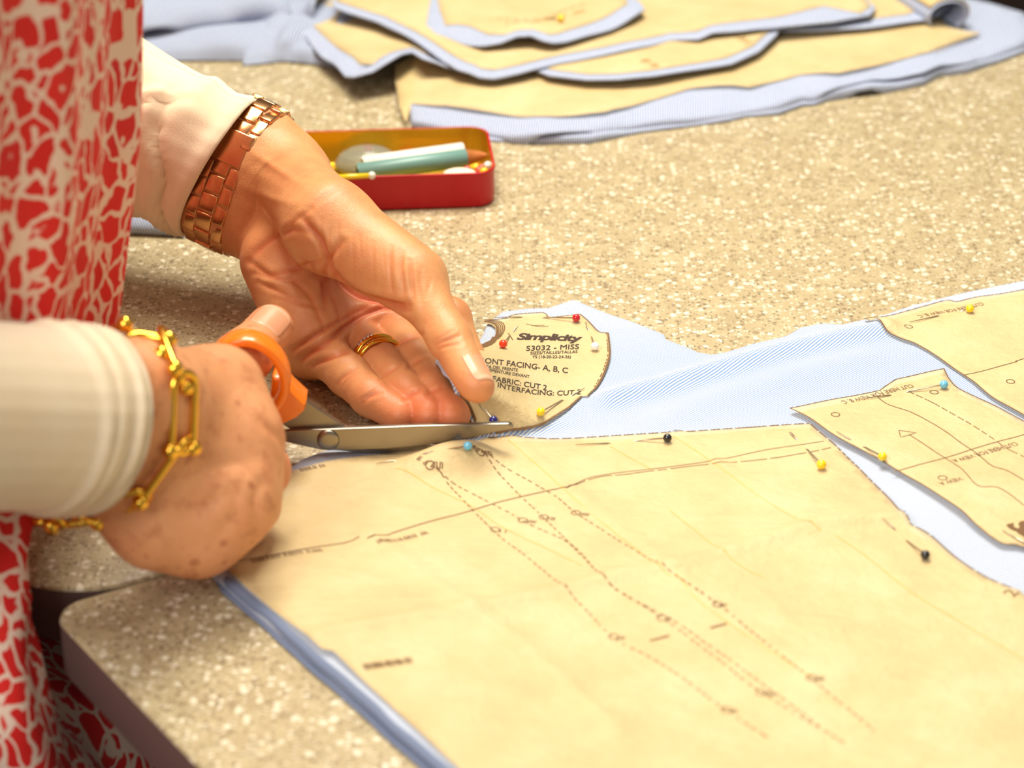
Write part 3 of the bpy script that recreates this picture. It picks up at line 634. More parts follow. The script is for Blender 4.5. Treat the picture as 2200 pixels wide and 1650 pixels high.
# crumpled cloth heap at the back left
def heap():
    root=V0('cloth_heap',tuple(P(500,100)),'heap of folded grey-blue striped cloth behind the left forearm','fabric')
    def flap(name,sec,pa,pb,du,nu=26,nv=40,amp=2.,seed=0):
        """a bent strip of cloth: profile (out, up) swept from pa to pb"""
        r=np.random.default_rng(seed); sec=spline(np.array([[s[0],s[1],0] for s in sec]),nv)[:,:2]; a=np.array(pa,float);b=np.array(pb,float); d=b-a; n=np.array([d[1],-d[0],0])/np.linalg.norm(d)
        v=[];uv=[];ph=r.uniform(0,6,6)
        for i in range(nu+1):
            u=i/nu; p=a+d*u
            for j,(o_,h) in enumerate(sec):
                q=p+n*(o_*(1+.12*math.sin(u*5+ph[0])))+np.array([0,0,max(.3,h*(1+.25*math.sin(u*4+ph[1])*du))])
                wz=amp*(math.sin(u*9+j*.13+ph[2])+.6*math.sin(u*17-j*.2+ph[3]))
                q=q+np.array([0,0,max(0,wz)*min(1,h/6)])+n*wz*.4; v.append(q); uv.append((np.linalg.norm(d)*u*.001,j*.002))
        f=[[i*nv+j,i*nv+j+1,(i+1)*nv+j+1,(i+1)*nv+j] for i in range(nu) for j in range(nv-1)]
        o=obj(name,v,f,'striped_cotton_uv_shaded',root,uvs=uv); m=o.modifiers.new('thickness','SOLIDIFY'); m.thickness=.0008; m.offset=-1
    p=lambda x,y,z=0:P(x,y,z)
    flap('lower_layer',[(52,.5),(46,6),(30,9),(5,9),(-40,8),(-90,6)],p(180,90),p(640,55),.2,seed=1,amp=1.6)
    flap('middle_fold',[(24,9),(36,12),(30,20),(10,24),(-40,24),(-90,18)],p(180,80),p(600,35),.5,seed=3,amp=2.6)
    flap('upper_flap',[(10,24),(26,26),(30,38),(12,50),(-25,52),(-80,44)],p(150,60),p(545,0),.5,seed=5,amp=3.2)
    flap('side_fold',[(40,.5),(34,5),(20,8),(-20,10),(-60,7)],p(560,85),p(760,95),.5,seed=8,amp=2.5)
    flap('loose_end',[(30,8),(24,14),(5,16),(-30,14),(-60,10)],p(560,40),p(700,48),.6,seed=11,amp=3.)
heap()
v=[];uv=[];f=[]
def corner():
    a=P(190,500); b=P(362,515); c=P(396,510); sec=[(0,.3),(-2,4),(2,8),(12,11),(40,12),(90,10)]
    sp=spline(np.array([[s[0],s[1],0] for s in sec]),24)[:,:2]; N=20
    for i in range(N+1):
        u=i/N; p=a+(c-a)*u
        for j,(o_,h) in enumerate(sp):
            hh=h*(1 if u<.8 else 1-((u-.8)/.2)**2*.93); q=p+np.array([0.12*o_-.35*o_*(u>.0),o_,0])*1.0; q[2]=max(.25,hh); v.append(q); uv.append(((c-a)[0]*u*.001+j*.0002,j*.002))
    n=len(sp)
    for i in range(N):
        for j in range(n-1): f.append([i*n+j,(i+1)*n+j,(i+1)*n+j+1,i*n+j+1])
corner()
o=obj('folded_cloth',v,f,'striped_cotton_uv_shaded',uvs=uv); tag(o,'folded corner of striped cloth on the table below the left cuff','fabric'); m=o.modifiers.new('thickness','SOLIDIFY'); m.thickness=.0008; m.offset=-1

# ---------------------------------------------------------------- the person: signed-distance hands meshed by surface nets
PADV=9.
def smin(a,b,k):
    h=np.maximum(k-np.abs(a-b),0)/k; return np.minimum(a,b)-h*h*k*.25
class Body:
    """groups of round cones; within a group blended by k, group blended to the rest by kg"""
    def __init__(s): s.g=[]
    def group(s,k,kg,prims,sub=False): s.g.append((k,kg,[tuple(np.asarray(q,float) if i<2 else q for i,q in enumerate(p)) for p in prims],sub))
    @staticmethod
    def cone(X,Y,Z,p):
        a,b,ra,rb=p[:4]; ba=b-a; L=ba@ba+1e-9
        px,py,pz=X-a[0],Y-a[1],Z-a[2]
        t=np.clip((px*ba[0]+py*ba[1]+pz*ba[2])/L,0,1)
        qx,qy,qz=px-t*ba[0],py-t*ba[1],pz-t*ba[2]
        if len(p)>4:   # flattened along a direction
            n,sc=p[4]; n=np.asarray(n,float); n=n/np.linalg.norm(n); dn=qx*n[0]+qy*n[1]+qz*n[2]; e=(1/sc-1)*dn
            qx,qy,qz=qx+e*n[0],qy+e*n[1],qz+e*n[2]
        return np.sqrt(qx*qx+qy*qy+qz*qz)-(ra+(rb-ra)*t)
    def ev(s,pts):
        X,Y,Z=np.asarray(pts,float).T; tot=np.full(len(X),1e3)
        for k,kg,ps,sub in s.g:
            g=np.full(len(X),1e3)
            for p in ps: g=smin(g,s.cone(X,Y,Z,p),k)
            tot=-smin(-tot,g,kg) if sub else smin(tot,g,kg)
        return tot
    def grid(s,lo,hi,h):
        ax=[np.arange(lo[i],hi[i]+h,h,dtype=np.float32) for i in range(3)]; tot=np.full([len(a) for a in ax],PADV,np.float32)
        for k,kg,ps,sub in s.g:
            g=np.full_like(tot,PADV)
            for p in ps:
                r=max(p[2],p[3])+PADV; l=np.minimum(p[0],p[1])-r; u=np.maximum(p[0],p[1])+r
                sl=tuple(slice(max(0,int((l[i]-lo[i])/h)),max(0,int((u[i]-lo[i])/h)+2)) for i in range(3))
                x,y,z=(ax[i][sl[i]] for i in range(3))
                if min(len(x),len(y),len(z))==0: continue
                d=s.cone(x[:,None,None],y[None,:,None],z[None,None,:],p).astype(np.float32); g[sl]=smin(g[sl],d,k)
            tot=-smin(-tot,g,kg) if sub else smin(tot,g,kg)
        return tot
    def hit(s,px,py,off=0.):
        r=ray(px,py); r=r/np.linalg.norm(r); t=700.; best=(1e9,t)
        for _ in range(120):
            d=float(s.ev([CAM+r*t])[0]); best=min(best,(d,t))
            if d<.02 or t>1700: break
            t+=max(d*.9,.3)
        p=CAM+r*best[1]; n=s.nrm(p); return p-n*best[0]+n*off
    def nrm(s,p):
        e=.4; q=np.array([p+np.eye(3)[i]*e*sg for i in range(3) for sg in (1,-1)]); d=s.ev(q); n=np.array([d[0]-d[1],d[2]-d[3],d[4]-d[5]]); return n/(np.linalg.norm(n)+1e-9)
    def radial(s,c,d,start=70.):
        t=0.; c=np.asarray(c,float)      # walk outward from inside until leaving the skin
        for _ in range(70):
            v=float(s.ev([c+d*t])[0])
            if v>-.02: break
            t+=max(-v*.9,.05)
        return t
def surface_nets(f,lo,h):
    s=f<0; nx,ny,nz=f.shape; acc=np.zeros((nx-1,ny-1,nz-1,3),np.float32); cnt=np.zeros((nx-1,ny-1,nz-1),np.float32)
    def edge(ax,o):
        i=[slice(o[k],o[k]+f.shape[k]-1) for k in range(3)]; j=list(i); i[ax]=slice(0,f.shape[ax]-1); j[ax]=slice(1,f.shape[ax])
        a=f[tuple(i)];b=f[tuple(j)]; c=(a<0)!=(b<0); t=np.where(c,a/np.where(a==b,1,a-b),0); return c,t
    for ax in range(3):
        oth=[k for k in range(3) if k!=ax]
        for u in (0,1):
            for v in (0,1):
                o=[0,0,0]; o[oth[0]]=u; o[oth[1]]=v; c,t=edge(ax,o); cnt+=c
                for k in range(3): acc[...,k]+=c*(t if k==ax else o[k])
    m=cnt>0; idx=np.full(m.shape,-1,np.int64); idx[m]=np.arange(m.sum()); ijk=np.argwhere(m)
    v=(ijk+acc[m]/cnt[m][:,None])*h+np.asarray(lo)
    faces=[]
    for ax in range(3):
        u,w=[(1,2),(2,0),(0,1)][ax]
        sl0=[slice(1,n-1) for n in f.shape]; sl0[ax]=slice(0,f.shape[ax]-1); sl1=list(sl0); sl1[ax]=slice(1,f.shape[ax])
        a=s[tuple(sl0)];b=s[tuple(sl1)]
        for flip in (False,True):
            e=np.argwhere(a&~b if not flip else ~a&b)
            if not len(e): continue
            base=e.copy(); base[:,u]+=1; base[:,w]+=1; q=[]
            for du,dw in ((-1,-1),(0,-1),(0,0),(-1,0)):
                c=base.copy(); c[:,u]+=du; c[:,w]+=dw; q.append(idx[c[:,0],c[:,1],c[:,2]])
            q=np.stack(q if not flip else q[::-1],1); faces.append(q)
    f_=np.concatenate(faces); f_=f_[(f_>=0).all(1)]; return v,f_
def vnormals(v,f):
    n=np.cross(v[f[:,2]]-v[f[:,0]],v[f[:,3]]-v[f[:,1]]); out=np.zeros_like(v)
    for k in range(4): np.add.at(out,f[:,k],n)
    return out/(np.linalg.norm(out,axis=1,keepdims=True)+1e-9)
def smoothv(v,f,it=1,lam=.5):
    for _ in range(it):
        acc=np.zeros_like(v); c=np.zeros(len(v))
        for k in range(4):
            for d in (1,3):
                np.add.at(acc,f[:,k],v[f[:,(k+d)%4]]); np.add.at(c,f[:,k],1)
        v=v+(acc/np.maximum(c,1)[:,None]-v)*lam
    return v
def px_of(v):
    q=v-CAM; d=q@FW; return 1100+F*(q@RT)/d, 825-F*(q@UP)/d, d
def carve(v,n,creases,dmin=-1e9,mask=None):
    """skin creases: grooves along lines located where the photograph shows them on the camera-facing skin"""
    x,y,d=px_of(v); view=CAM-v; view/=np.linalg.norm(view,axis=1,keepdims=True); face=ss((n*view).sum(1),.05,.3)
    out=v.copy(); amt=np.zeros(len(v))
    for line,wd,dep,*lim in creases:
        pl=spline(np.array([[a,b,0] for a,b in line]),max(8,len(line)*5)) if len(line)>2 else np.array([[a,b,0] for a,b in line],float)
        lo=pl[:,:2].min(0)-4*wd; hi=pl[:,:2].max(0)+4*wd; k=np.where((x>lo[0])&(x<hi[0])&(y>lo[1])&(y<hi[1]))[0]
        if mask is not None: k=k[mask[k]]
        if len(lim): k=k[(d[k]>lim[0])&(d[k]<lim[1])]
        if not len(k): continue
        q=dist_poly(pl,x[k],y[k],False); t=np.linalg.norm
        e0=np.hypot(x[k]-pl[0,0],y[k]-pl[0,1]); e1=np.hypot(x[k]-pl[-1,0],y[k]-pl[-1,1]); fade=ss(np.minimum(e0,e1),0,6*wd)*.6+.4
        amt[k]=np.maximum(amt[k],max(dep,0)*np.exp(-(q/(wd*.8))**2)*face[k]*fade)
        out[k]-=n[k]*(dep*np.exp(-(q/wd)**2)*face[k]*fade-.25*dep*np.exp(-((q-2.4*wd)/(1.3*wd))**2)*face[k]*fade)[:,None]
    return out,amt

# ---- left hand, palm up, pinching the cut cloth between thumb and index
FJ={}
def finger(name,px,L,z):
    p=[P(*px[0],z)]
    for q,l in zip(px[1:],L): p.append(chain(*q,p[-1],l))
    FJ[name]=p; return p
pk=finger('little',[(860,892),(796,853),(748,806),(676,742)],[17,19,34],13)
rg=finger('ring',[(922,893),(872,843),(824,786),(755,712)],[19,25,41],13.5)
md_=finger('middle',[(970,893),(930,838),(891,772),(830,690)],[20,27,45],13.5)
tip=P(1027,830,33.); ip=chain(966,727,tip,28); mcp=chain(886,602,ip,34); cmc=chain(708,486,mcp,48)
i_mcp=P(893,655,21); i_tip=P(1018,846,7.5); i_dip=P(1006,772,9.5); i_pip=P(968,684,21)
wr=P(592,362,66.); wu=P(552,462,44.)
wWr=P(541,312,73.); wWu=P(486,443,48.)
er=P(120,130,101.); eu=P(65,235,75.)   # towards the elbow
LH=Body()
wc=(wr+wu)/2
wW=(wWr+wWu)/2; wc0=wW
LH.group(14,10,[(er,wWr,20,14.8),(eu,wWu,20,14.3),((er+eu)/2,wW,21,16),(wWr,wr,14.8,14.6),(wWu,wu,14.3,14.6),(wW,wc,16,16)])
carp=[wu+(wr-wu)*t for t in (.08,.38,.68,.98)]
pal=[]
for c,m,r0,r1 in zip(carp,(pk[3],rg[3],md_[3],i_mcp),(12.5,13,13,12.5),(10.2,10.5,10.8,10.8)): pal.append((c,m,r0,r1))
pal.append((pk[3],rg[3],10,10.3)); pal.append((rg[3],md_[3],10.3,10.6)); pal.append((md_[3],i_mcp,10.6,10.8))
LH.group(10,12,pal)
toC=np.array([0,-.891,.454])
hyp0=P(590,556,40); hyp1=P(655,700,24)
LH.group(8,12,[(hyp0,hyp1,11.5,11.)])
th0=P(672,470,58)
LH.group(8,13,[(cmc,mcp,15.0,11.6),(wr+(mcp-wr)*.10,cmc,13.5,15.0)])
def phal(p,r): 
    out=[]
    for i in range(3): out.append((p[i],p[i+1],r[i],r[i+1]))
    return out
LH.group(2.5,4.,[*phal(pk,(7.0,7.8,8.6,9.4))])
LH.group(2.5,.7,[*phal(rg,(7.6,8.4,9.2,10.0))])
LH.group(2.5,.7,[*phal(md_,(7.8,8.7,9.4,10.2))])
LH.group(2.5,.7,[(i_tip,i_dip,6.4,7.2),(i_dip,i_pip,7.3,8.6),(i_pip,i_mcp,9.0,10.2)])
pad=tip+np.array([-2.,-2.5,-1.5])
LH.group(4,5,[(tip,ip,6.3,7.9),(ip,mcp,8.1,10.2),(tip+(ip-tip)*.15+np.array([-1.2,-2.,0]),tip+(ip-tip)*.55+np.array([-.8,-1.5,0]),4.9,5.8)])
GL=.8
lo=np.array([-235.,-80,0]); hi=np.array([12.,190,190])
def clip_box(*ps,r=26):
    a=np.min(ps,0)-r; b=np.max(ps,0)+r; return a,b
lo,hi=clip_box(wr+(er-wr)*.48,wu+(eu-wu)*.48,pk[0],md_[0],tip,i_tip,mcp,r=22); 
vL,fL=surface_nets(LH.grid(lo,hi,GL),lo,GL); vL=smoothv(vL,fL,2,.5)
print('left hand verts',len(vL))
nL=vnormals(vL,fL)
CRL=[ # px lines, half width px, depth mm
 ([(735,520),(705,560),(695,620),(700,660)],7,1.3),
 ([(655,475),(690,520),(712,580),(760,630),(830,650),(878,655)],7,2.0),
 ([(640,545),(690,600),(720,650),(735,700)],6,.7),
 ([(652,770),(700,735),(745,700),(790,672),(840,660),(880,668)],6,1.8),
 ([(630,752),(690,712),(745,680),(800,655)],5,1.2),
 ([(672,785),(705,770),(735,757),(765,752)],5,1.5),([(770,762),(792,742),(812,735)],5,1.5),([(850,742),(870,728),(905,718)],5,1.2),
 ([(540,565),(585,590),(640,575),(690,560)],6,.9),([(548,588),(600,600),(640,600)],5,.8),([(556,606),(590,622),(630,640)],5,.7),([(535,560),(575,520),(625,495),(660,500)],7,.9),
 ([(610,590),(660,630),(690,690),(700,720)],5,.6),([(590,640),(640,650),(690,660)],5,.5),
 ([(655,470),(672,440),(700,418),(730,400)],6,.4),([(615,500),(640,470),(668,450)],5,.5),
 ([(545,330),(600,365),(655,400)],8,-.55),([(520,400),(580,425),(640,440)],9,-.4),
 # thenar and thumb wrinkles
 *[([(x0,y0),(x0+2,y0+l*.5),(x0+5,y0+l)],w_,dp) for x0,y0,l,w_,dp in ((690,470,105,3.5,.22),(706,492,50,2.5,.18),(726,480,110,4,.20),(757,512,98,3.,.2),(772,500,60,2.5,.14),(800,520,100,3.5,.2),(824,540,50,2.5,.14))],
 ([(588,600),(640,566),(668,560)],9,-.7),([(862,540),(862,580),(868,630)],5,.6),([(840,530),(838,580),(845,640)],4,.4),([(880,560),(884,600),(888,640)],4,.7),([(905,575),(903,610),(906,650)],3.5,.4),([(925,600),(915,640)],3.5,.4),
 ([(935,742),(955,732),(985,722)],4,.9),([(938,750),(965,742),(990,738)],3.5,.6),([(930,735),(952,722),(975,712)],3,.4),
 # finger joint creases
 ([(727,826),(740,808),(768,788)],4,.9),([(733,834),(750,812),(775,796)],3.5,.5),([(780,866),(795,852),(818,842)],4,.9),([(775,858),(792,846),(812,834)],3,.4),
 ([(818,812),(840,795),(862,783)],4,.8),([(868,858),(885,845),(903,836)],4,.8),
 ([(878,790),(897,775),(918,766)],4,.8),([(918,848),(934,838),(948,832)],4,.7)]
mL=np.ones(len(vL),bool)
vL,cL=carve(vL,nL,CRL); vL[:,2]=np.maximum(vL[:,2],.3)      # the back of the hand rests on the table
x_,y_,d_=px_of(vL)
near=lambda p,r:np.exp(-(((vL-p)**2).sum(1))/(r*r))
flL=np.clip(.6*(near(pk[0],11)+near(rg[0],11)+near(md_[0],12)+near(tip,10)*.7)+.45*near(pk[3],13)+.4*near(rg[3],14)+.55*near(i_mcp,26)+.5*near(md_[3],18)+.5*near((wu+pk[3])/2,22)+.3*near(pk[1],9)+.3*near(rg[1],9)+.25*near(wu,20)+.55*np.minimum(cL,1.),0,1)

# ---- right hand, back to the camera, closed round the scissor handles
RH=Body()
rw1=P(288,848,86.); rw2=P(248,962,62.); ra1=P(-260,835,136.); ra2=P(-280,935,112.)
K=[P(468,840,67),P(500,952,54),P(494,1068,39),P(425,1146,27)]           # knuckles, index to little
Q=[P(500,872,42),P(560,1010,29),P(542,1085,21),P(490,1128,16)]        # middle joints
T=[P(470,940,24),P(508,1020,15),P(500,1080,11),P(430,1120,9.5)]
RH.group(14,10,[(ra1,rw1,14,14.),(ra2,rw2,14,14.),((ra1+ra2)/2,(rw1+rw2)/2,16,16)])
rc=[rw1+(rw2-rw1)*t for t in (.0,.35,.7,1.02)]
RH.group(13,14,[*[(c,k_,15,r_) for c,k_,r_ in zip(rc,K,(12,12,11.5,10.5))],(K[0],K[1],12,12),(K[1],K[2],12,11.5),(K[2],K[3],11.5,10.5)])
RH.group(8,8,[(P(250,1060,46),P(325,1130,34),13,13),(P(325,1130,34),K[3],12.5,10.5)])
for k_,q_,t_,r_ in zip(K,Q,T,(11,11.6,11,9.6)): RH.group(4,3.5,[(k_,q_,r_,r_-.9),(q_,t_,r_-.9,r_-1.8)])
t_tip=PY(581,704,-48.); t_ip=PY(528,764,-68.); t_mcp=PY(448,828,-100.); t_cmc=P(345,860,80); print('thumb R',t_tip,t_ip,t_mcp,t_cmc)
RH.group(6,8,[(t_tip,t_ip,8.6,9.3),(t_ip,t_mcp,9.0,11.),(t_mcp,t_cmc,11.5,13.5)])
lo,hi=clip_box(rw1+(ra1-rw1)*.30,rw2+(ra2-rw2)*.30,*K,*Q,t_tip,r=22)
vR,fR=surface_nets(RH.grid(lo,hi,1.),lo,1.); vR=smoothv(vR,fR,2,.5); nR=vnormals(vR,fR)
CRR=[([(560,1120),(545,1080),(560,1040)],10,1.2),([(470,1150),(500,1110),(510,1070)],12,.9),([(420,1010),(480,1000),(540,985)],14,.8),([(400,1100),(450,1080),(505,1055)],14,.7),([(560,905),(590,930),(610,960)],8,1.2)]
vR,cR=carve(vR,nR,CRR)
nearR=lambda p,r:np.exp(-(((vR-p)**2).sum(1))/(r*r))
flR=np.clip(.6*sum(nearR(q_,15) for q_ in Q)+.35*sum(nearR(k_,13) for k_ in K)+.5*nearR(t_tip,12),0,1)

# ---- trunk, upper arms and legs, coarse because clothes cover them; all one body mesh
TB=Body(); TC=np.array([-345.,-95.,0])
sh_l=TC+np.array([-70,165,560.]); sh_r=TC+np.array([-70,-165,560.]); el_l=er+(er-wr)*.75; el_r=ra1*.5+ra2*.5
hipl=TC+np.array([-75,60,90.]); hipr=TC+np.array([-60,-95,90.])
TB.group(40,30,[(TC+np.array([-62,-20,80.]),TC+np.array([-50,0,330.]),112,108),(TC+np.array([-40,0,330.]),TC+np.array([-75,0,500.]),110,105),(sh_l,sh_r,55,55),(TC+np.array([-75,0,560.]),TC+np.array([-60,0,680.]),52,50)])
TB.group(20,25,[(sh_l,el_l,48,36),(el_l,(er+eu)/2,36,28),((er+eu)/2,wW+((er+eu)/2-wW)*.5,28,20)]); TB.group(20,25,[(sh_r,el_r,46,22),(el_r,(rw1+rw2)/2+(el_r-(rw1+rw2)/2)*.25,22,20)])
for s_,hp in ((1,hipl),(-1,hipr)): TB.group(20,30,[(hp,hp+np.array([10,0,-400.]),82,52),(hp+np.array([10,0,-400.]),np.array([hp[0]-10,hp[1],-690.]),52,34),(np.array([hp[0]-10,hp[1],-715.]),np.array([hp[0]+130,hp[1]-10*s_,-725.]),33,24)])
lo=np.array([TC[0]-330,TC[1]-420,-765.]); hi=np.array([-90,TC[1]+480,730.])
PADV=60.
vT,fT=surface_nets(TB.grid(lo,hi,9.),lo,9.); vT=smoothv(vT,fT,2,.5)
person=V0('person',(TC[0],TC[1],-750),'person in a red and cream printed dress leaning over the table, cutting with scissors','person')
vA=np.concatenate([vL,vR,vT]); fA=np.concatenate([fL,fR+len(vL),fT+len(vL)+len(vR)])
body=obj('body',vA,fA,['skin_palm','skin_back'],person,attr=np.concatenate([flL,flR,np.zeros(len(vT))]))
mi=np.zeros(len(fA),np.int32); mi[len(fL):]=1; body.data.polygons.foreach_set('material_index',mi[:len(body.data.polygons)])

def nail(B,tipc,axis,dors,ln,wd,off=.45,back=.0,label=None):
    """curved nail plate shrunk onto the fingertip"""
    a,u,s=frame(axis,dors); v=[];f=[];uv=[];nu,nv=16,16
    for i in range(nu+1):
        fi=i/nu
        for j in range(nv+1):
            w=(j/nv-.5)*2; x=(fi-.5)*ln+back; 
            round_=math.sqrt(max(0,1-(max(0,abs(fi-.5)*2-.55)/.45)**2*.55)); th=w*.82*round_
            d=u*math.cos(th)+s*math.sin(th); c=tipc+a*x; r=B.radial(c,d); v.append(c+d*(r+off+.2*fi)); uv.append((j/nv,fi))
    for i in range(nu):
        for j in range(nv): k=i*(nv+1)+j; f.append([k,k+1,k+nv+2,k+nv+1])
    o=obj('thumbnail',v,f,'nail',person,uvs=uv); m=o.modifiers.new('thickness','SOLIDIFY'); m.thickness=.0006; m.offset=-1
    if label: o['label']=label
    return o
nail(LH,tip+(ip-tip)*.20,tip-ip,np.array([.60,-.74,.32]),16.5,13.5,label='bare nail of the left thumb')
nail(RH,t_tip+(t_ip-t_tip)*.2,t_tip-t_ip,np.array([-.05,-.85,.5]),15,14,.8,label='bare nail of the right thumb')

# ---- clothing
def tube_cloth(name,axis_pts,rad_fn,mat,n=96,m=70,label=None):
    """a sleeve round an axis: rad_fn(s along 0..1, angle) -> radius"""
    ax=spline(np.array(axis_pts),m+1); v=[];uv=[];f=[]; u=np.array([0,0,1.])
    for i in range(m+1):
        d=ax[min(i+1,m)]-ax[max(i-1,0)]; d_,u_,s_=frame(d,u); s=i/m
        for k in range(n):
            t=2*math.pi*k/n; r,dx=rad_fn(s,t); v.append(ax[i]+d_*dx+r*(math.cos(t)*u_+math.sin(t)*s_)); uv.append((t*.03,s*.2))
    for i in range(m):
        for k in range(n): f.append([i*n+k,i*n+(k+1)%n,(i+1)*n+(k+1)%n,(i+1)*n+k][::-1])
    o=obj(name,v,f,mat,person,uvs=uv); md=o.modifiers.new('thickness','SOLIDIFY'); md.thickness=.0012; md.offset=0
    if label: o['label']=label
    return o
def bumpf(x,c,w): return math.exp(-((x-c)/w)**2)
wrap=lambda a:(a+math.pi)%(2*math.pi)-math.pi
E0=(er+eu)/2; LA=[el_l,E0+(E0-wW)*.2,wW+(E0-wW)*.62,wW+(E0-wW)*.075]
def left_sleeve(s,t):
    r=39.5-8.5*ss(s,.3,.98); r=float(r)
    r+=1.0*math.sin(t*3+s*14)*(1-s)*1.5
    for (s0,t0),(s1,t1),am,w0,w1 in (((.815,.55),(.95,2.7),1.,.15,3.3),((.665,1.15),(.83,.45),.7,.2,1.5),((.70,.9),(.80,2.4),.6,.5,2.9),((.60,.5),(.70,2.6),.9,.2,3.2)):
        tt=t if t<5.2 else t-2*math.pi; g=s0+(s1-s0)*(tt-t0)/(t1-t0)+.012*math.sin(5*tt); x=(s-g)*165; wn=float(ss(tt,w0,w0+.5)*(1-ss(tt,w1-.4,w1)))
        r+=am*wn*(3.6*math.exp(-((x+4.5)/3.4)**2)-2.6*math.exp(-((x-.2)/1.5)**2)+1.2*float(ss(x,0,3)*(1-ss(x,8,22))))
    r+=2.2*bumpf(s,.86,.02)*math.exp(-(wrap(t)/.8)**2)+.6*math.sin(3*t+1)*bumpf(s,.8,.15)
    r+=1.0*bumpf(s,.97,.02)-.6*bumpf(s,.92,.012)+.5*math.sin(5*t+9*s)
    return r*(1+.10*math.cos(2*t)),(4.5*math.cos(t)+1.2*math.sin(t*2+.5))*float(ss(s,.6,1))
tube_cloth('sleeve',LA,left_sleeve,'cream_knit',label='left cream knit sleeve pushed up to the watch')
RA=[el_r+(el_r-(rw1+rw2)/2)*.15,(rw1+rw2)/2+(el_r-(rw1+rw2)/2)*.6,(rw1+rw2)/2+(el_r-(rw1+rw2)/2)*.25,(rw1+rw2)/2+(el_r-(rw1+rw2)/2)*.16]
def right_sleeve(s,t):
    r=30.0-1.0*s; 
    for c,a,ph in ((.95,2.0,.3),(.885,2.4,1.4),(.83,1.9,2.2),(.765,2.6,.9),(.70,2.0,2.9),(.63,2.5,.2),(.55,2.2,1.9)): r+=a*bumpf(s+.022*math.sin(t+ph),c,.019)
    return r*(1+.06*math.cos(2*t)),0
tube_cloth('sleeve',RA,right_sleeve,'cream_knit',label='right cream knit sleeve nearest the camera')
def dress():
    v=[];uv=[];f=[]; n=220; zs_=np.linspace(620,-380,160)
    for z in zs_:
        # front edge of the dress, by height over the table
        fx=np.interp(z,[-380,-250,-120,-60,0,25,150,300,620],[-112,-112,-128,-150,-164,-160,-139,-125,-175])
        rx=np.interp(z,[-380,-100,0,200,620],[190,165,150,150,120]); ry=np.interp(z,[-380,-100,0,200,500,620],[205,185,165,170,190,175])
        cx=fx-rx; amp=np.interp(z,[-380,0,150,620],[7,4,4.5,3])
        for k in range(n):
            t=2*math.pi*k/n; fo=amp*(math.sin(13*t+.9*math.sin(z*.006))+.55*math.sin(29*t+z*.004+1.)+.4*math.sin(7*t+z*.012))
            p=np.array([cx+(rx+fo*.8-amp)*math.cos(t),TC[1]-62*float(1-ss(z,-25,48))+(ry+fo)*math.sin(t)]); ov=float((p-np.array([-170.,-181.]))@TU)+7
            if ov>0: p=p-TU*ov*float((1-ss(z,6,45))*ss(z,-70,-30))      # pressed against the table edge below the top
            v.append((p[0],p[1],z))
    for i in range(len(zs_)-1):
        for k in range(n): f.append([i*n+k,i*n+(k+1)%n,(i+1)*n+(k+1)%n,(i+1)*n+k][::-1])
    o=obj('dress',v,f,'red_print',person); md=o.modifiers.new('thickness','SOLIDIFY'); md.thickness=.0012; md.offset=0
    return o
dress()

# ---------------------------------------------------------------- scissors
def prism(m,px,y0,y1,bev=.5,mi=0):
    """an outline on an upright plane, given thickness y0..y1 and softened edges"""
    pts=[PY(a,b,(y0+y1)/2) for a,b in px]; xz=[(p[0],p[2]) for p in pts]
    bm=bmesh.new(); f0=bm.faces.new([bm.verts.new((x,y0,z)) for x,z in xz]); r=bmesh.ops.extrude_face_region(bm,geom=[f0])
    for q in r['geom']:
        if isinstance(q,bmesh.types.BMVert): q.co.y=y1
    bmesh.ops.recalc_face_normals(bm,faces=bm.faces)
    ed=[e for e in bm.edges if abs(e.verts[0].co.y-e.verts[1].co.y)<1e-6]
    bmesh.ops.bevel(bm,geom=ed,offset=bev,segments=2,affect='EDGES',profile=.5)
    bm.verts.index_update(); m.add([q.co[:] for q in bm.verts],[[x.index for x in q.verts] for q in bm.faces],mi); bm.free(); return m
pv=PY(705,945,-66)
sc_=V0('scissors',(pv[0],-66,0),'small steel scissors with an orange plastic handle, held in the right fist','scissors')
A_px=[(560,934),(600,925),(650,921),(740,918),(900,912),(1060,908),(1092,907),(1100,910),(1103,914),(1101,919),(1092,921),(1060,927),(1030,935),(960,947),(900,956),(830,962),(740,966),(690,964),(645,954),(610,946),(570,956)]
B_px=[(585,885),(618,866),(650,854),(690,880),(742,913),(800,936),(900,950),(985,958),(1010,962),(1012,966),(900,974),(790,972),(730,966),(680,950),(640,930),(600,905)]
o=prism(MB(),A_px,-67.4,-65.0,.45).build('blade','steel',sc_,False); o['label']='upper blade with the round rivet, nearest the camera'
o=prism(MB(),B_px,-64.9,-62.7,.45).build('blade','steel',sc_,False); o['label']='lower blade running under the cloth'
m=MB(); c=PY(705,945,-67.4); n=28
for k_,(r,y) in enumerate([(4.5,-67.3),(4.5,-67.9),(4.1,-68.3),(2.2,-68.5),(.01,-68.55)]):
    for i in range(n): m.v.append((c[0]+r*math.cos(2*math.pi*i/n),y,c[2]+r*math.sin(2*math.pi*i/n)))
m.f=[[k_*n+i,k_*n+(i+1)%n,(k_+1)*n+(i+1)%n,(k_+1)*n+i] for k_ in range(4) for i in range(n)]; m.m=[0]*len(m.f); m.build('rivet','steel',sc_)
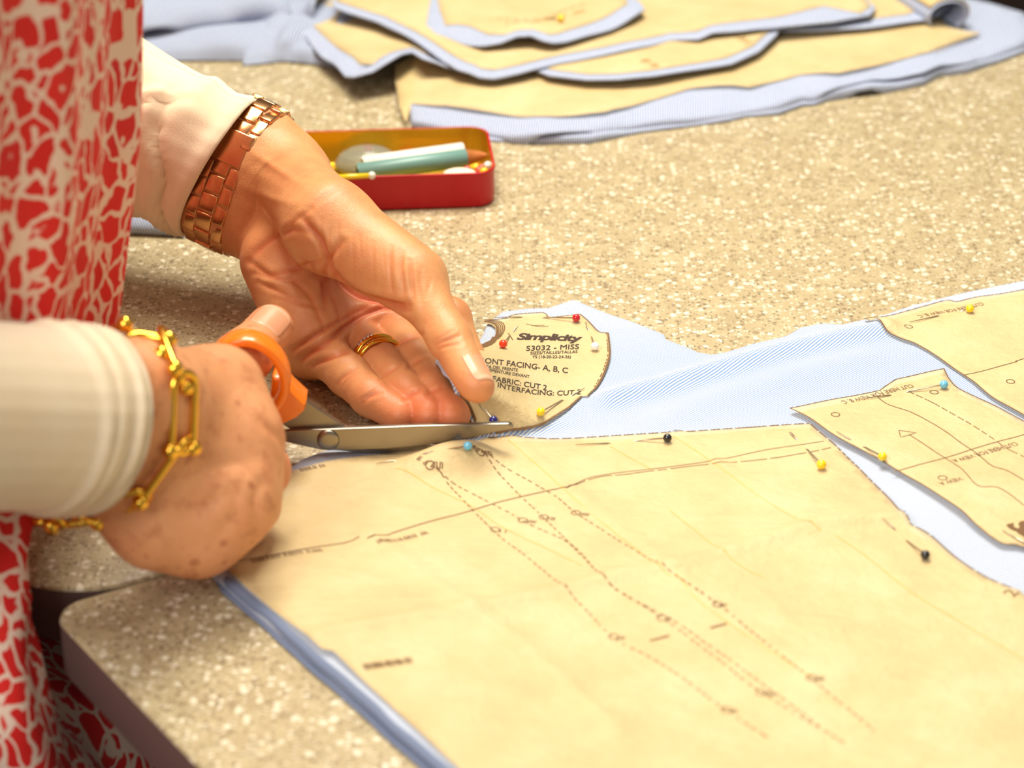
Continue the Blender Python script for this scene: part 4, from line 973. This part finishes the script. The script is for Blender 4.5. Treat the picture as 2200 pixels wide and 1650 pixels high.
def ringband(m,c,rx,rz,wy,th,rot=0.,n=48):
    k=12; v=[];f=[]
    for i in range(n):
        a=2*math.pi*i/n; e=np.array([math.cos(a)*rx,0,math.sin(a)*rz]); nn=np.array([math.cos(a)/rx,0,math.sin(a)/rz]); nn/=np.linalg.norm(nn)
        R=np.array([[math.cos(rot),0,-math.sin(rot)],[0,1,0],[math.sin(rot),0,math.cos(rot)]]); e=R@e; nn=R@nn
        for j in range(k):
            b=2*math.pi*j/k; cs=math.copysign(abs(math.cos(b))**.6,math.cos(b)); sn=math.copysign(abs(math.sin(b))**.6,math.sin(b))
            v.append(np.asarray(c)+e+nn*(th/2*cs)+np.array([0,1,0])*(wy/2*sn))
    for i in range(n):
        for j in range(k): f.append([i*k+j,((i+1)%n)*k+j,((i+1)%n)*k+(j+1)%k,i*k+(j+1)%k])
    m.add(v,f)
m=MB(); ringband(m,PY(534,806,-80),14.2,16.4,11.5,4.4,.25)
prism(m,[(588,792),(610,794),(628,822),(660,852),(657,866),(640,882),(604,899),(584,893),(578,860)],-78.,-62.,2.4)
o=m.build('handle','orange_plastic',sc_); o['label']='orange thumb loop'
md=o.modifiers.new('soft','BEVEL'); md.width=.0006; md.segments=2
m=MB(); ringband(m,PY(505,1000,-74),17,21,9,4.4,.35); prism(m,[(540,918),(576,924),(580,958),(545,965)],-71,-62,2.0)
o=m.build('handle','orange_plastic',sc_); o['label']='orange finger loop inside the fist'

# ---------------------------------------------------------------- wristwatch on the left wrist, clasp side to the camera
FA=wc0-(er+eu)/2; FA=FA/np.linalg.norm(FA)
wctr=wW; a_,u_,s_=frame(FA,(wWr-wWu))
wat=V0('wristwatch',wctr,'rose gold metal link wristwatch worn over the left wrist','wristwatch')
NW=21; CLASP=(4,)
def wr_pt(t,x):
    d=u_*math.cos(t)+s_*math.sin(t); c=wctr+a_*x; r=LH.radial(c,d); return c+d*(r+.9),d
view=CAM-wctr; view/=np.linalg.norm(view); th_cam=math.atan2(view@s_,view@u_)
pts0=[wr_pt(2*math.pi*i/360,0)[0] for i in range(360)]; cum=np.concatenate([[0],np.cumsum([np.linalg.norm(pts0[(i+1)%360]-pts0[i]) for i in range(360)])])
for i in range(NW):
    t=2*math.pi*np.interp(cum[-1]*i/NW,cum,np.arange(361))/360; rel=(t-th_cam+math.pi)%(2*math.pi)-math.pi
    p0,d=wr_pt(t,0); p1,_=wr_pt(t+.05,0); tg=p1-p0; tg/=np.linalg.norm(tg); nn=np.cross(a_,tg); nn=nn if nn@d>0 else -nn; L=cum[-1]/NW
    if abs(rel)>2.55: continue
    if i in CLASP:
        if i==CLASP[0]:
            v,f=rbox(p0+nn*1.3,(a_,tg,nn),(8.4,L*.9,1.5),.7,3); MB().add(v,f).build('clasp','rose_gold',wat)
            v,f=rbox(p0+a_*9.4+nn*1.3,(a_,tg,nn),(1.0,2.0,1.2),.5,3); MB().add(v,f).build('clasp_button','rose_gold',wat)
        continue
    for off,hw in ((-6.9,2.75),(0,3.9),(6.9,2.75)):
        sh=0 if off==0 else L*.5; q,_=wr_pt(t+sh/cum[-1]*2*math.pi,off)
        v,f=rbox(q+nn*.6,(a_,tg,nn),(hw,L*.47,1.35),.55,2); MB().add(v,f).build('link','rose_gold',wat)
t=th_cam+math.pi; p0,d=wr_pt(t,0); ax=d; _,u2,s2=frame(ax,a_); m=MB(); v=[];n=40
prof=[(0,0),(15.5,0),(17,1.2),(17,5.5),(16,7),(14.4,7.4),(13.8,6.9),(0,6.9)]
for r,h in prof:
    for i in range(n): v.append(p0+ax*(h-.5)+r*(math.cos(2*math.pi*i/n)*u2+math.sin(2*math.pi*i/n)*s2))
m.add(v,[[j*n+i,j*n+(i+1)%n,(j+1)*n+(i+1)%n,(j+1)*n+i] for j in range(len(prof)-1) for i in range(n)]).build('watch_case','rose_gold',wat)

# ---------------------------------------------------------------- rings on the left ring finger
RF=Body(); RF.group(2.5,1,phal(rg,(8.1,8.7,9.4,10.0)))
def finger_ring(name,label,tpos,wd,th,tilt,stones):
    c=rg[2]+(rg[3]-rg[2])*tpos; ax=rg[2]-rg[3]; ax=ax/np.linalg.norm(ax); ax=ax+np.array(tilt); a2,u2,s2=frame(ax,(0,0,1)); n=64;k=8;v=[];f=[]
    root=V0(name,c,label,'ring','rings on the left ring finger')
    for i in range(n):
        t=2*math.pi*i/n; d=u2*math.cos(t)+s2*math.sin(t); r=RF.radial(c,d,)+th*.4
        for j in range(k):
            b=2*math.pi*j/k; v.append(c+d*(r+th*.5*math.cos(b))+a2*(wd*.5*math.sin(b)))
    for i in range(n):
        for j in range(k): f.append([i*k+j,((i+1)%n)*k+j,((i+1)%n)*k+(j+1)%k,i*k+(j+1)%k])
    MB().add(v,f).build('band','gold',root)
    tc=math.atan2((CAM-c)@s2,(CAM-c)@u2)
    for q in range(stones):
        t=tc+(.08+.15*q)*STSIGN; d=u2*math.cos(t)+s2*math.sin(t); r=RF.radial(c,d)+th*.9; v2,f2=ball(c+d*r,.75,6,4); MB().add(v2,f2).build('diamond','diamond',root,False)
STSIGN=-1
finger_ring('wedding_ring','plain gold band on the left ring finger, nearer the fingertip',.07,2.9,1.8,(0,0,0),0)
finger_ring('diamond_ring','gold ring set with small diamonds, nearer the palm on the left ring finger',.20,4.4,1.9,(.10,0,.08),5)

# ---------------------------------------------------------------- gold link bracelet on the right wrist
front_px=[(352,748),(366,785),(378,830),(384,880),(378,930),(360,980),(330,1025),(285,1062),(235,1085),(180,1100)]
fp=[RH.hit(x,y,2.0) for x,y in front_px]
bc=np.mean(fp,0); 
top=[P(318,738,104),P(275,722,100),P(222,745,88)]
und=[P(128,1104,44),P(96,1092,32)]
backs=[P(110,980,32)+np.array([0,38,6]),P(150,830,62)+np.array([0,26,4])]
loop=spline(np.array(fp+und+backs+[top[2],top[1],top[0]]),400,True)
seg=np.linalg.norm(np.roll(loop,-1,0)-loop,axis=1); cum=np.concatenate([[0],np.cumsum(seg)])
NB=16; brc=V0('bracelet',bc,'gold chunky link chain bracelet with ball studs on the right wrist','bracelet')
bcc=loop.mean(0)
for i in range(NB):
    at=lambda f_:loop[int(np.searchsorted(cum,(f_%1.)*cum[-1],'right')-1)%400]
    p=at((i+.5)/NB); p0=at(i/NB); p1=at((i+1)/NB); tg=p1-p0; Ls=np.linalg.norm(tg); tg/=Ls; out=p-bcc; out-=tg*(out@tg); out/=np.linalg.norm(out); sd=np.cross(tg,out)
    if i%2: w1,w2=sd,out
    else: w1,w2=(sd*.75+out*.65),(out*.75-sd*.65)
    w1=w1/np.linalg.norm(w1); pave=min(np.linalg.norm(p-top[1]),np.linalg.norm(p-top[2]))<Ls*.6
    h=Ls*.64; wd=4.8; path=[]
    for q in range(9): b=-math.pi/2+math.pi*q/8; path.append(p+tg*(h-wd+wd*math.cos(b))+w1*wd*math.sin(b))
    for q in range(9): b=math.pi/2+math.pi*q/8; path.append(p+tg*(-h+wd+wd*math.cos(b))+w1*wd*math.sin(b))
    v,f=tube(path,1.55,8,True,up=w2); link=MB().add(v,f).build('link','gold',brc)
    for sg in (1,-1):
        v,f=ball(p+tg*(h-1.2)+w1*sg*(wd+.3),3.0,14,10); MB().add(v,f).build('stud','gold',link)
    if pave:
        for q in range(7):
            v,f=ball(path[(q*2+1)%18]+w2*.6-np.array([0,.5,-.6]),1.0,6,4); MB().add(v,f).build('diamond','diamond',link,False)

# ---------------------------------------------------------------- red tin and what lies in it
tr_=P(1066,446,0); tl_=P(852,453,0); tx=(tr_-tl_)/np.linalg.norm(tr_-tl_); ty=np.array([-tx[1],tx[0],0]); TH=18.5
dep=float((P(1010,272,TH)-tr_)@ty); TL=118.
print('tin depth',dep)
to=tr_-tx*TL
tin=V0('tin',to+tx*TL/2+ty*dep/2,'open red tin with a gold inside, holding pencils and loose pins','tin')
def rrect(ins,r,n=9):
    out=[]
    for cx_,cy_,a0 in ((TL-ins-r,dep-ins-r,0),(ins+r,dep-ins-r,1),(ins+r,ins+r,2),(TL-ins-r,ins+r,3)):
        for i in range(n+1): a=math.pi/2*(a0+i/n); out.append((cx_+r*math.cos(a),cy_+r*math.sin(a)))
    return out
def rings(rs,mat,name,cap):
    v=[];f=[]; n=0
    for ins,r,z in rs:
        q=rrect(ins,r); n=len(q); v+=[to+tx*a+ty*b+np.array([0,0,z]) for a,b in q]
    for k_ in range(len(rs)-1):
        for i in range(n): f.append([k_*n+i,k_*n+(i+1)%n,(k_+1)*n+(i+1)%n,(k_+1)*n+i])
    f.append([(cap*n)+i for i in range(n)] if cap else [i for i in range(n)][::-1]); return MB().add(v,f).build(name,mat,tin)
rings([(1.6,9,.1),(.5,10,.6),(0,10.5,1.8),(0,10.5,TH-1.2),(-.35,10.8,TH-.7),(-.3,10.7,TH),(.3,10.2,TH+.25),(.9,9.6,TH)],'red_enamel','outside',0)
rings([(.9,9.6,TH),(1.0,9.5,TH-1.5),(1.0,9.5,2.5),(2.2,8.5,1.2)],'gold_lacquer','inside',3)
def inT(px,py,z): 
    p=P(px,py,z); return p
def pencil(label,a,b,r,mat,tipmat,cat='pencil'):
    d=(b-a); L=np.linalg.norm(d); d/=L; root=V0('marking_pencil',(a+b)/2-np.array([0,0,r]),label,cat,'pencils in the red tin')
    v,f=tube([a,a+d*.6,a+d*(L-11),a+d*(L-10.9)],[r*.8,r,r,r*.98],14); MB().add(v,f).build('barrel',mat,root)
    if tipmat: v,f=tube([a+d*(L-11),a+d*(L-3),a+d*L],[r*.95,r*.5,r*.15],14); MB().add(v,f).build('sharpened_tip',tipmat,root)
    return root
pencil('teal green marking pencil with a bare wooden tip, in the red tin',inT(768,371,11),inT(1046,333,12.5),4.7,'pen_teal','raw_wood')
pencil('white marking pencil lying behind the teal one in the red tin',inT(780,356,12),inT(1040,320,13.5),4.8,'pen_white',None)
v,f=tube([inT(720,381,TH+1.0),inT(798,377,TH+1.3)],1.3,10); r_=V0('yellow_stick',inT(760,379,TH),'short yellow stick with a pale round end resting on the tin rim','stick'); MB().add(v,f).build('shaft','bead_yellow',r_)
v,f=ball(inT(799,377,TH+1.3),1.9,12,8); MB().add(v,f).build('round_end','pen_white',r_)
v,f=ball(inT(988,373,14),8.2,24,10,(1,.8,.22)); tag(MB().add(v,f).build('tailors_chalk','chalk'),'flat pale oval of chalk at the front right of the red tin','chalk')
v=[];f=[];n=36
prof=[(17,3),(16.6,5),(14,9),(9,12),(3,13.3),(.1,13.5)]; c=inT(790,352,4); c[2]=0
for r,h in prof:
    for i in range(n): v.append(c+np.array([r*math.cos(2*math.pi*i/n)*1.0,r*.75*math.sin(2*math.pi*i/n),h]))
f=[[j*n+i,j*n+(i+1)%n,(j+1)*n+(i+1)%n,(j+1)*n+i] for j in range(len(prof)-1) for i in range(n)]+[list(range(n))[::-1]]
tag(MB().add(v,f).build('plastic_case','clear_plastic'),'small clear plastic domed case at the left end of the tin','case')
def loose(bead,p,ang,r=2.2):
    root=V0('dressmaking_pin',(p[0],p[1],p[2]-r),{'vermilion':'orange-red'}.get(bead,bead)+' ball-headed pin lying loose inside the red tin','pin','loose pins in the red tin')
    v,f=ball(p,r,14,10); MB().add(v,f).build('pin_head','bead_'+bead,root)
    d=np.array([math.cos(ang),math.sin(ang),0]); q=p+d*22; q[2]=max(2.2,p[2]-5); v,f=tube([p,q],[.32,.12],6); MB().add(v,f).build('pin_shaft','pin_steel',root)
for b,x,y,z,a in (('yellow',1023,361,12,3.3),('vermilion',1034,362,13,2.8),('white',1048,356,13,3.0),('yellow',1040,369,13.5,3.5),('red',1004,365,12.5,3.1),('orange',1052,364,11,2.6),('vermilion',1029,368,12,3.0),('red',826,338,9,.3),('green',838,340,8.5,.2),('yellow',853,339,9,.1),('vermilion',842,336,7,.6),('red',792,330,7,.2),('orange',930,322,6,3.0),('vermilion',880,330,7,.4),('green',905,327,6,.2),('yellow',975,312,6,3.4),('red',960,318,6,3.2),('vermilion',868,334,6.5,.4)):
    loose(b,inT(x,y,z),a)
